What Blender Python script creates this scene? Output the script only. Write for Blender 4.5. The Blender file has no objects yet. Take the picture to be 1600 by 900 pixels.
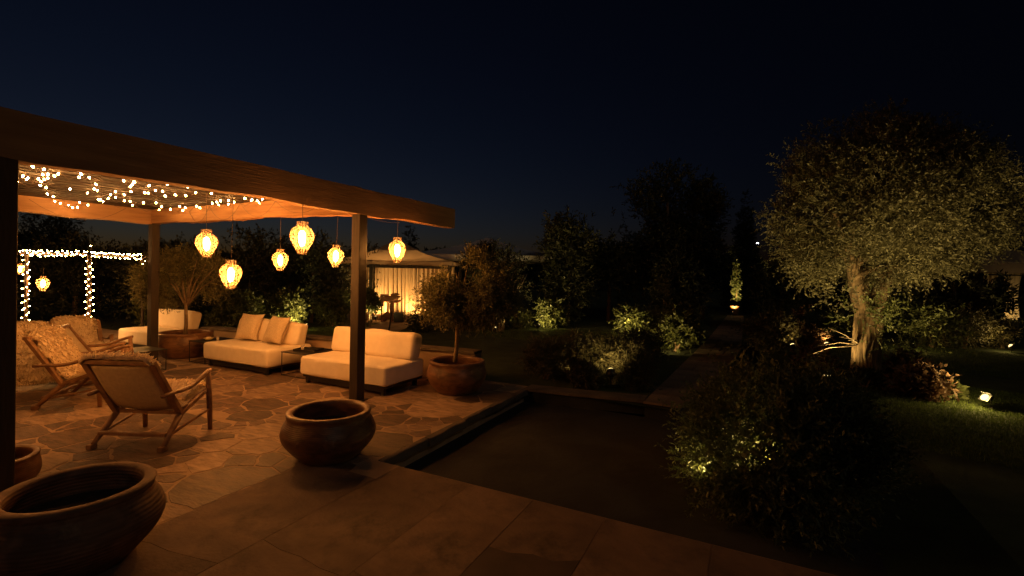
import bpy, math, random
import numpy as np
from mathutils import Vector, Matrix
R = math.radians
rng = np.random.default_rng(11)
random.seed(7)
sc = bpy.context.scene
COL = sc.collection

# ------------------------------------------------------------------ camera
yaw, pitch, roll, EYE = R(26.5), R(-0.4), R(1.1), 1.8
Fw = Vector((-math.sin(yaw)*math.cos(pitch), math.cos(yaw)*math.cos(pitch), math.sin(pitch)))
R0 = Vector((math.cos(yaw), math.sin(yaw), 0)); U0 = R0.cross(Fw)
Rt = R0*math.cos(roll)+U0*math.sin(roll); Up = -R0*math.sin(roll)+U0*math.cos(roll)
cd = bpy.data.cameras.new('camera'); cam = bpy.data.objects.new('camera', cd); COL.objects.link(cam)
m = Matrix((Rt, Up, -Fw)).transposed().to_4x4(); m.translation = (0, 0, EYE); cam.matrix_world = m
cd.sensor_width = 36; cd.lens = 16.875; cd.shift_y = -0.012475; cd.clip_end = 3000; cd.clip_start = .05
sc.camera = cam

# ------------------------------------------------------------------ world, warm fill, exposure
w = bpy.data.worlds.new('World'); sc.world = w; w.use_nodes = True
nt = w.node_tree; nt.nodes.clear()
sky = nt.nodes.new('ShaderNodeTexSky'); sky.sky_type = 'NISHITA'; sky.sun_disc = False
sky.sun_elevation = R(-4.5); sky.sun_rotation = R(-70); sky.altitude = 800; sky.ozone_density = 2; sky.dust_density = .3
bg = nt.nodes.new('ShaderNodeBackground'); bg.inputs[1].default_value = 0.15
ow = nt.nodes.new('ShaderNodeOutputWorld')
nt.links.new(sky.outputs[0], bg.inputs[0]); nt.links.new(bg.outputs[0], ow.inputs[0])
sd = bpy.data.lights.new('warm_fill', 'SUN'); sd.energy = 0.07; sd.angle = R(12); sd.color = (1, .80, .60)  # soft warm fill from behind the camera, added to lift the darks
so = bpy.data.objects.new('warm_fill', sd); COL.objects.link(so); so.rotation_euler = (R(50), 0, R(58))
vs = sc.view_settings; vs.view_transform = 'Standard'; vs.look = 'None'; vs.exposure = 0; vs.gamma = 1; vs.use_curve_mapping = False
cy = sc.cycles
cy.use_denoising = True
try: cy.denoiser = 'OPENIMAGEDENOISE'
except Exception: pass
cy.max_bounces = 8; cy.diffuse_bounces = 4; cy.transparent_max_bounces = 12; cy.sample_clamp_indirect = 4; cy.use_light_tree = True
cy.caustics_reflective = False; cy.caustics_refractive = False

# ------------------------------------------------------------------ materials
def mat(name, col, rough=.8, col2=None, scale=6, detail=6, stretch=(1,1,1), bump=0, bscale=None, rand=0, metal=0, spec=.5, lo=.35, hi=.65, coord='Object', wave=None, island=0, distort=0, trans=0, patch=None, bdist=.02):
    m = bpy.data.materials.new(name); m.use_nodes = True
    n = m.node_tree.nodes; L = m.node_tree.links; b = n['Principled BSDF']
    b.inputs['Roughness'].default_value = rough; b.inputs['Metallic'].default_value = metal
    b.inputs['Specular IOR Level'].default_value = spec
    tc = n.new('ShaderNodeTexCoord'); mp = n.new('ShaderNodeMapping'); mp.inputs['Scale'].default_value = stretch
    L.new(tc.outputs[coord], mp.inputs[0])
    no = n.new('ShaderNodeTexNoise'); no.inputs['Scale'].default_value = scale; no.inputs['Detail'].default_value = detail
    no.inputs['Distortion'].default_value = distort
    L.new(mp.outputs[0], no.inputs['Vector'])
    rp = n.new('ShaderNodeValToRGB'); rp.color_ramp.elements[0].position = lo; rp.color_ramp.elements[1].position = hi
    c2 = col2 or tuple(c*.7 for c in col)
    rp.color_ramp.elements[0].color = (*c2, 1); rp.color_ramp.elements[1].color = (*col, 1)
    L.new(no.outputs[0], rp.inputs[0]); out = rp.outputs[0]
    if patch:
        pc, ps, pl_, ph_ = patch
        n3 = n.new('ShaderNodeTexNoise'); n3.inputs['Scale'].default_value = ps; n3.inputs['Detail'].default_value = 9; n3.inputs['Roughness'].default_value = .65; L.new(tc.outputs[coord], n3.inputs['Vector'])
        r3 = n.new('ShaderNodeMapRange'); r3.inputs[1].default_value = pl_; r3.inputs[2].default_value = ph_; L.new(n3.outputs[0], r3.inputs[0])
        mm = n.new('ShaderNodeMix'); mm.data_type = 'RGBA'; L.new(r3.outputs[0], mm.inputs[0]); L.new(out, mm.inputs[6]); mm.inputs[7].default_value = (*pc, 1); out = mm.outputs[2]
    src = None
    if rand: oi = n.new('ShaderNodeObjectInfo'); src = oi.outputs['Random']; amt = rand
    if island: ge = n.new('ShaderNodeNewGeometry'); src = ge.outputs['Random Per Island']; amt = island
    if src:
        mr = n.new('ShaderNodeMapRange'); mr.inputs['To Min'].default_value = 1-amt; mr.inputs['To Max'].default_value = 1+amt
        L.new(src, mr.inputs[0])
        hs = n.new('ShaderNodeHueSaturation'); L.new(mr.outputs[0], hs.inputs['Value']); L.new(out, hs.inputs['Color']); out = hs.outputs[0]
    L.new(out, b.inputs['Base Color'])
    if trans:
        tr = n.new('ShaderNodeBsdfTranslucent'); L.new(out, tr.inputs[0]); mx = n.new('ShaderNodeMixShader'); mx.inputs[0].default_value = trans
        L.new(b.outputs[0], mx.inputs[1]); L.new(tr.outputs[0], mx.inputs[2]); L.new(mx.outputs[0], n['Material Output'].inputs[0])
    if bump:
        bp = n.new('ShaderNodeBump'); bp.inputs['Strength'].default_value = bump; bp.inputs['Distance'].default_value = .02
        n2 = n.new('ShaderNodeTexNoise'); n2.inputs['Scale'].default_value = bscale or scale*3; n2.inputs['Detail'].default_value = 5
        L.new(mp.outputs[0], n2.inputs['Vector']); h = n2.outputs[0]
        if wave:
            wv = n.new('ShaderNodeTexWave'); wv.wave_type = 'BANDS'; wv.bands_direction = 'Z'; wv.inputs['Scale'].default_value = wave; wv.inputs['Distortion'].default_value = 1.2
            wv.inputs['Detail'].default_value = 2
            L.new(tc.outputs['Object'], wv.inputs['Vector']); ma = n.new('ShaderNodeMath'); ma.operation = 'ADD'; L.new(h, ma.inputs[0]); L.new(wv.outputs['Fac'], ma.inputs[1]); h = ma.outputs[0]
        L.new(h, bp.inputs['Height']); L.new(bp.outputs[0], b.inputs['Normal'])
    return m
def emit(name, col, s):
    m = bpy.data.materials.new(name); m.use_nodes = True; n = m.node_tree.nodes; n.clear()
    e = n.new('ShaderNodeEmission'); e.inputs[0].default_value = (*col, 1); e.inputs[1].default_value = s
    o = n.new('ShaderNodeOutputMaterial'); m.node_tree.links.new(e.outputs[0], o.inputs[0]); return m
WARM = (1, .345, .062); SPOTC = (1, .66, .20)
M = {}
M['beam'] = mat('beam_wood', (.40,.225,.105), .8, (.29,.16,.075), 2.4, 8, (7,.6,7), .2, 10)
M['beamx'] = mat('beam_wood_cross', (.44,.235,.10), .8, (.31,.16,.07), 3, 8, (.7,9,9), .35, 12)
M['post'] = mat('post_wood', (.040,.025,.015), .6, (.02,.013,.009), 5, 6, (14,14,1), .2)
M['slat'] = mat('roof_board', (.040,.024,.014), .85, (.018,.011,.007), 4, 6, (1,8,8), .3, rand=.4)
M['mortar'] = mat('mortar', (.43,.30,.20), .9, (.29,.20,.135), 4, 8, bump=.3, bscale=60)
M['stone_dark'] = mat('flagstone_dark', (.175,.108,.073), .6, (.068,.044,.032), 2.6, 9, (1.2,3.6,1), .35, 14, rand=.3, coord='Object', distort=1.2)
M['stone_pale'] = mat('flagstone_pale', (.42,.285,.19), .65, (.18,.12,.08), 2.4, 9, (1.2,3.6,1), .3, 14, rand=.22, distort=1.5)
M['slab'] = mat('paving_slab', (.225,.145,.10), .8, (.125,.08,.056), 2.2, 10, (1,1.3,1), .35, 30, rand=.14, distort=.7, lo=.3, hi=.65, patch=((.075,.050,.036), 1.9, .50, .66))
M['paver'] = mat('paver', (.30,.21,.15), .8, (.16,.11,.08), 2.4, 9, bump=.3, rand=.2)
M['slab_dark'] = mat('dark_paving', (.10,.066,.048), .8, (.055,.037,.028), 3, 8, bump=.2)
M['conc'] = mat('concrete', (.034,.034,.034), .9, (.017,.017,.017), 1.6, 9, bump=.35, bscale=18, distort=.6, patch=((.011,.011,.010), 1.1, .5, .68))
M['plaster'] = mat('plaster', (.48,.34,.235), .9, (.38,.30,.22), 2, 8, bump=.15, bscale=25)
M['coping'] = mat('coping_stone', (.16,.125,.10), .85, (.09,.072,.058), 4, 8, bump=.3)
M['soil'] = mat('soil', (.05,.034,.022), 1, (.02,.014,.01), 25, 6, bump=.8, bscale=40)
M['lawn'] = mat('lawn_ground', (.045,.062,.02), 1, (.022,.032,.010), 3, 8, bump=.6, bscale=80)
M['grass'] = mat('grass_blade', (.12,.17,.035), .7, (.07,.10,.02), 2, 3, island=.35, trans=.3)
M['linen'] = mat('linen', (.90,.79,.64), .9, (.85,.74,.59), 9, 5, bump=.35, bscale=7)
M['boucle'] = mat('boucle', (.80,.66,.48), .95, (.62,.50,.35), 60, 4, bump=.9, bscale=90)
M['fleece'] = mat('fleece', (.88,.75,.57), .95, (.80,.66,.47), 22, 4, bump=.1, bscale=45)
M['wool'] = mat('wool', (.88,.75,.57), .95, (.80,.66,.47), 22, 4, island=.06, trans=.3)
M['canvas'] = mat('canvas', (.80,.68,.50), .85, (.70,.58,.42), 30, 4, bump=.1, bscale=160, trans=.3)
M['teak'] = mat('teak', (.33,.185,.095), .45, (.19,.10,.05), 4, 6, (3,3,3), .1, 30)
M['black'] = mat('black_metal', (.02,.019,.018), .45, (.014,.013,.012), 10, 3)
M['terra'] = mat('terracotta', (.25,.125,.066), .40, (.11,.053,.03), 5, 9, (1,1,2.5), .16, 14, wave=22, distort=1.2, patch=((.36,.25,.16), 5.5, .60, .72))
M['terra_old'] = mat('weathered_terracotta', (.24,.135,.08), .75, (.105,.058,.036), 4, 10, (1,1,2), .2, 12, wave=13, distort=1.4, patch=((.33,.23,.15), 4.0, .58, .75))
M['bark'] = mat('bark', (.22,.15,.088), .95, (.06,.04,.024), 6, 8, (4,4,.7), 1.0, 7)
M['twig'] = mat('twig', (.34,.25,.155), .9, (.18,.12,.07), 10, 4)
M['palestem'] = mat('pale_stem', (.50,.40,.28), .9, (.3,.22,.15), 8, 4)
M['olive'] = mat('olive_leaf', (.235,.225,.105), .6, (.14,.135,.06), 3, 3, island=.4, trans=.25)
M['oakleaf'] = mat('tree_leaf', (.150,.142,.080), .55, (.088,.082,.045), 1.5, 3, island=.45, trans=.25)
M['green'] = mat('green_leaf', (.13,.15,.055), .5, (.07,.085,.03), 2, 3, island=.45, trans=.3)
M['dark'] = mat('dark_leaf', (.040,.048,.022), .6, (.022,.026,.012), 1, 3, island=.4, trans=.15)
M['rosemary'] = mat('rosemary_leaf', (.105,.095,.045), .6, (.06,.05,.022), 3, 3, island=.4, trans=.2)
M['red'] = mat('russet_leaf', (.17,.10,.055), .6, (.09,.05,.028), 4, 3, island=.45, trans=.25)
M['curtain'] = mat('curtain', (.62,.50,.37), .9, (.52,.41,.29), 12, 3, (6,6,1), trans=.25)
M['canopy'] = mat('canopy_cloth', (.52,.40,.29), .9, (.44,.33,.24), 2, 4, trans=.35)
M['canopy_grey'] = mat('grey_canopy_cloth', (.58,.60,.66), .9, (.5,.52,.57), 2, 4)
M['drift'] = mat('driftwood', (.30,.13,.06), .8, (.14,.06,.03), 5, 8, (1,5,5), .5, 12)
M['wire'] = mat('wire', (.09,.055,.03), .5)
M['rattan'] = mat('rattan', (.22,.12,.05), .7)
M['fitting'] = mat('lamp_fitting', (.05,.05,.05), .4, metal=.6)
M['dish'] = mat('dish', (.75,.62,.25), .4)
M['bulb'] = emit('bulb_glow', (1,.45,.12), 260)
M['lbulb'] = emit('lantern_bulb', WARM, 385)
M['lens'] = emit('lamp_lens', (1,.70,.26), 2.6); M['lens_hot'] = emit('floodlight_lens', (1,.70,.26), 3.4)
M['white'] = emit('distant_lamp_glow', (.9,.95,1), 6)
# lantern paper: lets part of the light straight through, glows with the rest
m = bpy.data.materials.new('lantern_paper'); m.use_nodes = True; n = m.node_tree.nodes; n.clear(); L = m.node_tree.links
o = n.new('ShaderNodeOutputMaterial'); tl = n.new('ShaderNodeBsdfTranslucent'); tl.inputs[0].default_value = (.95,.86,.68,1)
tp = n.new('ShaderNodeBsdfTransparent'); mx = n.new('ShaderNodeMixShader')
tc = n.new('ShaderNodeTexCoord'); no = n.new('ShaderNodeTexNoise'); no.inputs['Scale'].default_value = 60; no.inputs['Detail'].default_value = 4; L.new(tc.outputs['Object'], no.inputs['Vector'])
mr = n.new('ShaderNodeMapRange'); mr.inputs[1].default_value = .35; mr.inputs[2].default_value = .65; mr.inputs['To Min'].default_value = .045; mr.inputs['To Max'].default_value = .075
L.new(no.outputs[0], mr.inputs[0]); L.new(mr.outputs[0], mx.inputs[0]); L.new(tp.outputs[0], mx.inputs[1]); L.new(tl.outputs[0], mx.inputs[2]); L.new(mx.outputs[0], o.inputs[0])
M['paper'] = m

# ------------------------------------------------------------------ builders
class MB:
    def __init__(s): s.v = []; s.f = []
    def add(s, vs, fs):
        k = len(s.v); s.v += [tuple(p) for p in vs]; s.f += [tuple(i+k for i in f) for f in fs]; return s
    def box(s, lo, hi):
        x0,y0,z0 = lo; x1,y1,z1 = hi
        return s.add([(x0,y0,z0),(x1,y0,z0),(x1,y1,z0),(x0,y1,z0),(x0,y0,z1),(x1,y0,z1),(x1,y1,z1),(x0,y1,z1)],
                     [(0,3,2,1),(4,5,6,7),(0,1,5,4),(1,2,6,5),(2,3,7,6),(3,0,4,7)])
    def tube(s, pts, rad, k=8, cap=True, flat=1.0):
        pts = [Vector(p) for p in pts]; nn = len(pts)
        rad = list(rad) if hasattr(rad, '__len__') else [rad]*nn
        vs = []; fs = []; side = None
        for i, p in enumerate(pts):
            d = (pts[min(i+1,nn-1)]-pts[max(i-1,0)]).normalized()
            if side is None:
                side = d.orthogonal() if abs(d.z) > .9 else d.cross(Vector((0,0,1)))
            side = (side-d*side.dot(d)).normalized(); up = side.cross(d)
            for j in range(k):
                a = 2*math.pi*(j+.5)/k; vs.append(p+side*math.cos(a)*rad[i]+up*math.sin(a)*rad[i]*flat)
        for i in range(nn-1):
            for j in range(k):
                a = i*k+j; b = i*k+(j+1) % k; fs.append((a,b,b+k,a+k))
        if cap: fs.append(tuple(range(k))[::-1]); fs.append(tuple(range((nn-1)*k, nn*k)))
        return s.add(vs, fs)
    def bar(s, a, b, wd, th):   # square bar
        return s.tube([a,b], wd*.7071, 4, True, th/wd)
    def lathe(s, prof, k=40, jit=0):
        vs = []; fs = []
        for i,(r,z) in enumerate(prof):
            for j in range(k):
                a = 2*math.pi*j/k; q = 1+jit*math.sin(a*2+1.3)+jit*.6*math.sin(a*3+z*5); vs.append((r*q*math.cos(a), r*q*math.sin(a), z))
        for i in range(len(prof)-1):
            for j in range(k):
                a = i*k+j; b = i*k+(j+1) % k; fs.append((a,b,b+k,a+k))
        return s.add(vs, fs)
    def mesh(s, name, smooth=False):
        me = bpy.data.meshes.new(name); me.from_pydata(s.v, [], s.f); me.update()
        if smooth: me.polygons.foreach_set('use_smooth', [True]*len(me.polygons))
        return me
    def build(s, name, mt, parent=None, smooth=False, loc=None, bevel=0):
        me = s.mesh(name, smooth); me.materials.append(M[mt] if isinstance(mt, str) else mt)
        return link(name, me, parent, loc, bevel)
def link(name, me, parent=None, loc=None, bevel=0):
    o = bpy.data.objects.new(name, me); COL.objects.link(o); o.parent = parent
    if loc: o.location = loc
    if bevel:
        b = o.modifiers.new('bevel','BEVEL'); b.width = bevel; b.segments = 2
    return o
def tag(o, label=None, cat=None, group=None, kind=None):
    if label: o['label'] = label
    if cat: o['category'] = cat
    if group: o['group'] = group
    if kind: o['kind'] = kind
    return o
def empty(name, loc=(0,0,0), rz=0, label=None, cat=None, group=None):
    o = bpy.data.objects.new(name, None); COL.objects.link(o); o.location = loc; o.rotation_euler = (0,0,rz); o.empty_display_size = .1
    return tag(o, label, cat, group)
def copy_tree(o, parent=None):
    c = o.copy(); COL.objects.link(c); c.parent = parent
    for ch in list(o.children): copy_tree(ch, c)
    return c
def rbox(sx, sy, sz, r, puff=0, n=6, seed=0, wob=.004):
    """soft rounded block centred on its base"""
    h = (sx/2, sy/2, sz/2)
    def ax(H):
        e = [0,.1,.3,.6,1.0]; a = [-H+r*t for t in e]; inner = list(np.linspace(-H+r, H-r, n+2))[1:-1]
        return a+inner+[-x for x in a[::-1]]
    A = [ax(q) for q in h]; mb = MB(); idx = {}
    def vid(i,j,k):
        key = (i,j,k)
        if key not in idx:
            p = np.array([A[0][i],A[1][j],A[2][k]]); q = np.clip(p, [-(a-r) for a in h], [a-r for a in h]); d = p-q; l = np.linalg.norm(d)
            p = q+d/l*r if l > 1e-6 else p
            u = p/np.array(h)
            b = puff*(1-min(1,abs(u[0]))**4)*(1-min(1,abs(u[1]))**4)
            p[2] += b*np.sign(p[2]); 
            s3 = wob*(math.sin(9*p[0]+seed)+math.sin(11*p[1]+2*seed+p[0]*4)+math.sin(23*p[0]+7*p[2]+seed))
            p = p+d/max(l,1e-6)*s3
            idx[key] = len(mb.v); mb.v.append((p[0],p[1],p[2]+h[2]))
        return idx[key]
    N = [len(a) for a in A]
    for a in range(3):
        b, c = (a+1) % 3, (a+2) % 3
        for side in (0, N[a]-1):
            for i in range(N[b]-1):
                for j in range(N[c]-1):
                    q = []
                    for di,dj in ((0,0),(1,0),(1,1),(0,1)):
                        t = [0,0,0]; t[a] = side; t[b] = i+di; t[c] = j+dj; q.append(vid(*t))
                    mb.f.append(tuple(q if side else q[::-1]))
    return mb
def smooth_curve(pts, n):
    P = np.array(pts, float); d = np.r_[0, np.cumsum(np.linalg.norm(np.diff(P, axis=0), axis=1))]; d /= d[-1]
    t = np.linspace(0, 1, n); Q = np.stack([np.interp(t, d, P[:,i]) for i in range(P.shape[1])], 1)
    for _ in range(3): Q[1:-1] = (Q[:-2]+2*Q[1:-1]+Q[2:])/4
    return Q
# ---- leaves: every leaf is a small folded blade growing from a twig
def unit(a): return a/np.maximum(np.linalg.norm(a, axis=-1, keepdims=True), 1e-9)
def blades(name, P, D, Ln, Wd, mt, parent=None, fold=.25, label=None):
    N = len(P); S = unit(np.cross(D, unit(rng.normal(size=(N,3))))); U = np.cross(S, D)
    Ln = np.broadcast_to(Ln, (N,))[:,None]; Wd = np.broadcast_to(Wd, (N,))[:,None]
    V = np.stack([P, P+D*Ln*.45+S*Wd*.5+U*Wd*fold, P+D*Ln, P+D*Ln*.5-S*Wd*.5+U*Wd*fold], 1).reshape(-1,3)
    me = bpy.data.meshes.new(name); me.vertices.add(4*N); me.vertices.foreach_set('co', V.astype(np.float32).ravel())
    me.loops.add(4*N); me.loops.foreach_set('vertex_index', np.arange(4*N, dtype=np.int32))
    me.polygons.add(N); me.polygons.foreach_set('loop_start', np.arange(0, 4*N, 4, dtype=np.int32))
    me.update(calc_edges=True); me.materials.append(M[mt])
    return link(name, me, parent)
def twig_points(blobs, n, shell=.45, gap=.0, gscale=3.0):
    """start points and outward directions spread through a union of ellipsoids"""
    B = np.array(blobs, float); vol = B[:,3]*B[:,4]*B[:,5]; out = []; dirs = []; got = 0
    ph = rng.uniform(0, 6.28, 6); it = 0
    while got < n:
        it += 1
        if it > 14: gap = 0
        k = rng.choice(len(B), size=n, p=vol/vol.sum()); d = unit(rng.normal(size=(n,3))); r = rng.uniform(0, 1, n)**shell
        p = B[k,:3]+d*B[k,3:6]*r[:,None]
        if gap:
            q = p*gscale; nz = np.sin(q[:,0]+ph[0]+np.sin(q[:,1]*.7+ph[1]))+np.sin(q[:,1]*1.1+ph[2]+np.sin(q[:,2]*.9))+np.sin(q[:,2]*1.2+ph[3]+np.sin(q[:,0]*.8+ph[4]))
            keep = nz > gap; p = p[keep]; d = d[keep]
        out.append(p); dirs.append(d); got += len(p)
    return np.concatenate(out)[:n], np.concatenate(dirs)[:n]
FC = [0]
def foliage(name, blobs, n, per, tl, ll, lw, mt, parent=None, up=.35, rnd=.6, shell=.45, spread=.8, gap=.0, gscale=3.0, zmin=None):
    global rng
    FC[0] += 1; rng = np.random.default_rng(1000+FC[0])
    p, d = twig_points(blobs, n, shell, gap, gscale)
    D = unit(d+np.array([0,0,up])+rng.normal(size=(n,3))*rnd)
    t = np.linspace(.08, 1, per); Lt = tl*rng.uniform(.55, 1.3, n)
    P = p[:,None,:]+D[:,None,:]*(t[None,:]*Lt[:,None])[...,None]
    P[...,2] -= (t[None,:]**2)*Lt[:,None]*.12
    LD = unit(D[:,None,:]*.55+rng.normal(size=(n,per,3))*spread*.6)
    P = P.reshape(-1,3); LD = LD.reshape(-1,3)
    if zmin is not None: k = P[:,2] > zmin; P = P[k]; LD = LD[k]
    N = len(P); return blades(name, P, LD, ll*rng.uniform(.6,1.25,N), lw*rng.uniform(.7,1.2,N), mt, parent)
def light(name, kind, loc, power, col, parent, size=.03, target=None, cone=100, blend=.6):
    ld = bpy.data.lights.new(name, kind); ld.energy = power; ld.color = col; ld.shadow_soft_size = size
    o = bpy.data.objects.new(name, ld); COL.objects.link(o); o.parent = parent; o.location = loc
    if kind == 'SPOT':
        ld.spot_size = R(cone); ld.spot_blend = blend
        dv = Vector(target)-Vector(loc); o.rotation_euler = dv.to_track_quat('-Z','Y').to_euler()
    return o

# ================================================================== SETTING
DROP = -.20
def strip(mb, x0, x1, y0, y1, z): mb.add([(x0,y0,z),(x1,y0,z),(x1,y1,z),(x0,y1,z)], [(0,1,2,3)])
g = MB(); BIG = 900; CX0, CX1, CY0, CY1 = -3.111, 1.6, 3.479, 6.86; LZ = -.05
strip(g, -BIG, CX0, -BIG, BIG, LZ); strip(g, CX1, BIG, -BIG, BIG, LZ); strip(g, CX0, CX1, -BIG, CY0, LZ); strip(g, CX0, -.93, CY1, BIG, LZ); strip(g, -.93, .2, 14, BIG, LZ); strip(g, .2, CX1, CY1, BIG, LZ)
g.add([(CX1,CY0,LZ),(CX1,CY1,LZ),(CX1-.75,CY1,DROP-.004),(CX1-.75,CY0,DROP-.004)],[(0,1,2,3)]); g.add([(.2,CY1,LZ),(CX1,CY1,LZ),(CX1-.75,CY1-.5,DROP-.006),(.2,CY1-.5,DROP-.006)],[(0,1,2,3)])
tag(g.build('ground', 'lawn'), kind='structure')
c = MB(); strip(c, CX0, CX1-.6, CY0, CY1, DROP); strip(c, -.93, .2, CY1, 14, DROP)
tag(c.build('sunken_court', 'conc'), kind='structure')
# terrace slab (L-shaped) that carries the stones
t = MB(); pl = [(-17,-3),(4,-3),(4,3.48),(-3.11,3.48),(-3.11,6.9),(-17,6.9)]; n0 = len(pl)
t.add([(x,y,0) for x,y in pl]+[(x,y,-.7) for x,y in pl], [tuple(range(n0))]+[(i,(i+1) % n0+0*n0, (i+1) % n0+n0, i+n0)[::-1] for i in range(n0)])
terrace = tag(t.build('terrace', 'mortar'), kind='structure')
# --- crazy paving: irregular stones cut by their neighbours
def clip(poly, nx, ny, c):
    out = []
    for i in range(len(poly)):
        a = poly[i]; b = poly[(i+1) % len(poly)]; da = a[0]*nx+a[1]*ny-c; db = b[0]*nx+b[1]*ny-c
        if da <= 0: out.append(a)
        if da*db < 0: q = da/(da-db); out.append((a[0]+(b[0]-a[0])*q, a[1]+(b[1]-a[1])*q))
    return out
seeds = []; tries = 0
rs = random.Random(5)
while tries < 14000:
    tries += 1; x = rs.uniform(-13.5, -3.0); y = rs.uniform(.2, 6.95); r = max(.07,(.80-.76*(tries/14000)**.35)*rs.uniform(.75,1.15))
    if all((x-a)**2+(y-b)**2 > (.5*(r+c2))**2*1.25 for a,b,c2 in seeds): seeds.append((x,y,r))
def in_crazy(x, y): return (x < -3.64) or (y > 3.2)
SK = []
for i,(x,y,r) in enumerate(seeds):
    if not in_crazy(x, y): continue
    xm = -3.112 if y > 3.48 else -3.645 if y < 3.2 else -3.112
    poly = [(max(-13.8,x-1),max(.1,y-1)),(min(xm,x+1),max(.1,y-1)),(min(xm,x+1),min(6.88,y+1)),(max(-13.8,x-1),min(6.88,y+1))]
    if poly[1][0] < x: continue
    near = sorted((j for j in range(len(seeds)) if j != i), key=lambda j: (seeds[j][0]-x)**2+(seeds[j][1]-y)**2)[:22]
    jt = rs.choice([.003,.006,.011,.02])
    for j in near:
        a,b,r2 = seeds[j]; dx = a-x; dy = b-y; l = math.hypot(dx,dy); nx,ny = dx/l,dy/l
        poly = clip(poly, nx, ny, nx*x+ny*y+l*(.5+.28*(r-r2)/(r+r2))-jt)
        if len(poly) < 3: break
    if len(poly) < 3: continue
    if y < 3.48 and xm > -3.2: poly = clip(poly, 0, 1, 3.478) if y < 3.48 else poly
    ar = .5*abs(sum(poly[k][0]*poly[(k+1) % len(poly)][1]-poly[(k+1) % len(poly)][0]*poly[k][1] for k in range(len(poly))))
    if ar < .006: continue
    q = []
    for k in range(len(poly)):
        a = poly[k]; b = poly[(k+1) % len(poly)]; l = math.hypot(b[0]-a[0], b[1]-a[1]); nsub = max(1, int(l/.075))
        for s in range(nsub):
            f = s/nsub; jx = rs.uniform(-.016,.016) if s else 0; q.append((a[0]+(b[0]-a[0])*f+jx, a[1]+(b[1]-a[1])*f+jx*rs.choice([-1,1])))
    dep = -x*.446+y*.895; vis = y > -x*.28-.3
    SK.append((-(ar/dep**2.4) if vis else 1, x, y, q))
SK.sort(key=lambda s: s[0])
rest = MB()
for k,(key,x,y,q) in enumerate(SK):
    h = rs.uniform(.0015,.0035); cen = (sum(p[0] for p in q)/len(q), sum(p[1] for p in q)/len(q)); nq = len(q)
    loc = k < 300; ox, oy = (cen if loc else (0,0))
    vs_ = [(cen[0]-ox+(p[0]-cen[0])*.985, cen[1]-oy+(p[1]-cen[1])*.985, h) for p in q]+[(p[0]-ox,p[1]-oy,-.008) for p in q]
    fs_ = [tuple(range(nq))]+[(i,i+nq,(i+1) % nq+nq,(i+1) % nq) for i in range(nq)]
    if loc:
        o = MB().add(vs_, fs_).build('stone', 'stone_dark' if rs.random() < .62 else 'stone_pale', terrace, loc=(cen[0],cen[1],0))
    else: rest.add(vs_, fs_)
if rest.v: tag(rest.build('stones', 'stone_dark', terrace), kind='stuff')
# --- front slabs in strips
XS = [-3.635,-2.85,-2.08,-1.5,-.92,-.2,.6,1.5,2.4,3.3]
for a,b in zip(XS[:-1], XS[1:]):
    y = 3.472 if a > -3.2 else 3.17; e = .0022
    top = [(a+e+(b-a-2*e)*t, y) for t in (0,.25,.5,.75,1)]
    while y > -.6:
        y2 = max(y-rs.uniform(.45,1.5), -.75); tilt = rs.uniform(-.16,.16)
        bot = [(a+e+(b-a-2*e)*t, y2+tilt*(t-.5)+rs.uniform(-.035,.035)) for t in (0,.25,.5,.75,1)]
        q = [(x_,y_+e) for x_,y_ in bot]+[(x_,y_-e) for x_,y_ in top[::-1]]; nq = len(q)
        cen = ((a+b)/2,(y+y2)/2); h = rs.uniform(.0035,.006)
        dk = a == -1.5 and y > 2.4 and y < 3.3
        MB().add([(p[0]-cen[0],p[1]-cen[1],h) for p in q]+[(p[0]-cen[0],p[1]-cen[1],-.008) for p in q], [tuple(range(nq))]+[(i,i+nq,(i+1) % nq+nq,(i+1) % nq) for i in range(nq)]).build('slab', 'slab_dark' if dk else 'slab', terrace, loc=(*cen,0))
        top = bot; y = y2
# terrace kerb along the sunken court, in cut lengths
y = 3.49
while y < 6.6:
    l = min(rs.uniform(.55,.9), 6.75-y); jo = rs.uniform(-.012,.014); cpm = MB(); k_ = 6
    for i_ in range(k_+1):
        yy = (l-.008)*i_/k_; xo = .055+jo+rs.uniform(-.009,.009); zo = .004+rs.uniform(-.006,.003); cpm.v += [(0,yy,-.09),(xo+rs.uniform(-.006,.006),yy,-.09),(xo,yy,zo-.008),(xo-.012,yy,zo),(0,yy,.006)]
    cpm.f = [(i_*5+j_,(i_+1)*5+j_,(i_+1)*5+(j_+1) % 5,i_*5+(j_+1) % 5) for i_ in range(k_) for j_ in range(5)]+[(0,1,2,3,4),tuple(k_*5+j_ for j_ in range(5))[::-1]]
    cpm.build('coping', 'coping', terrace, loc=(-3.109,y,0)); y += l
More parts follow.
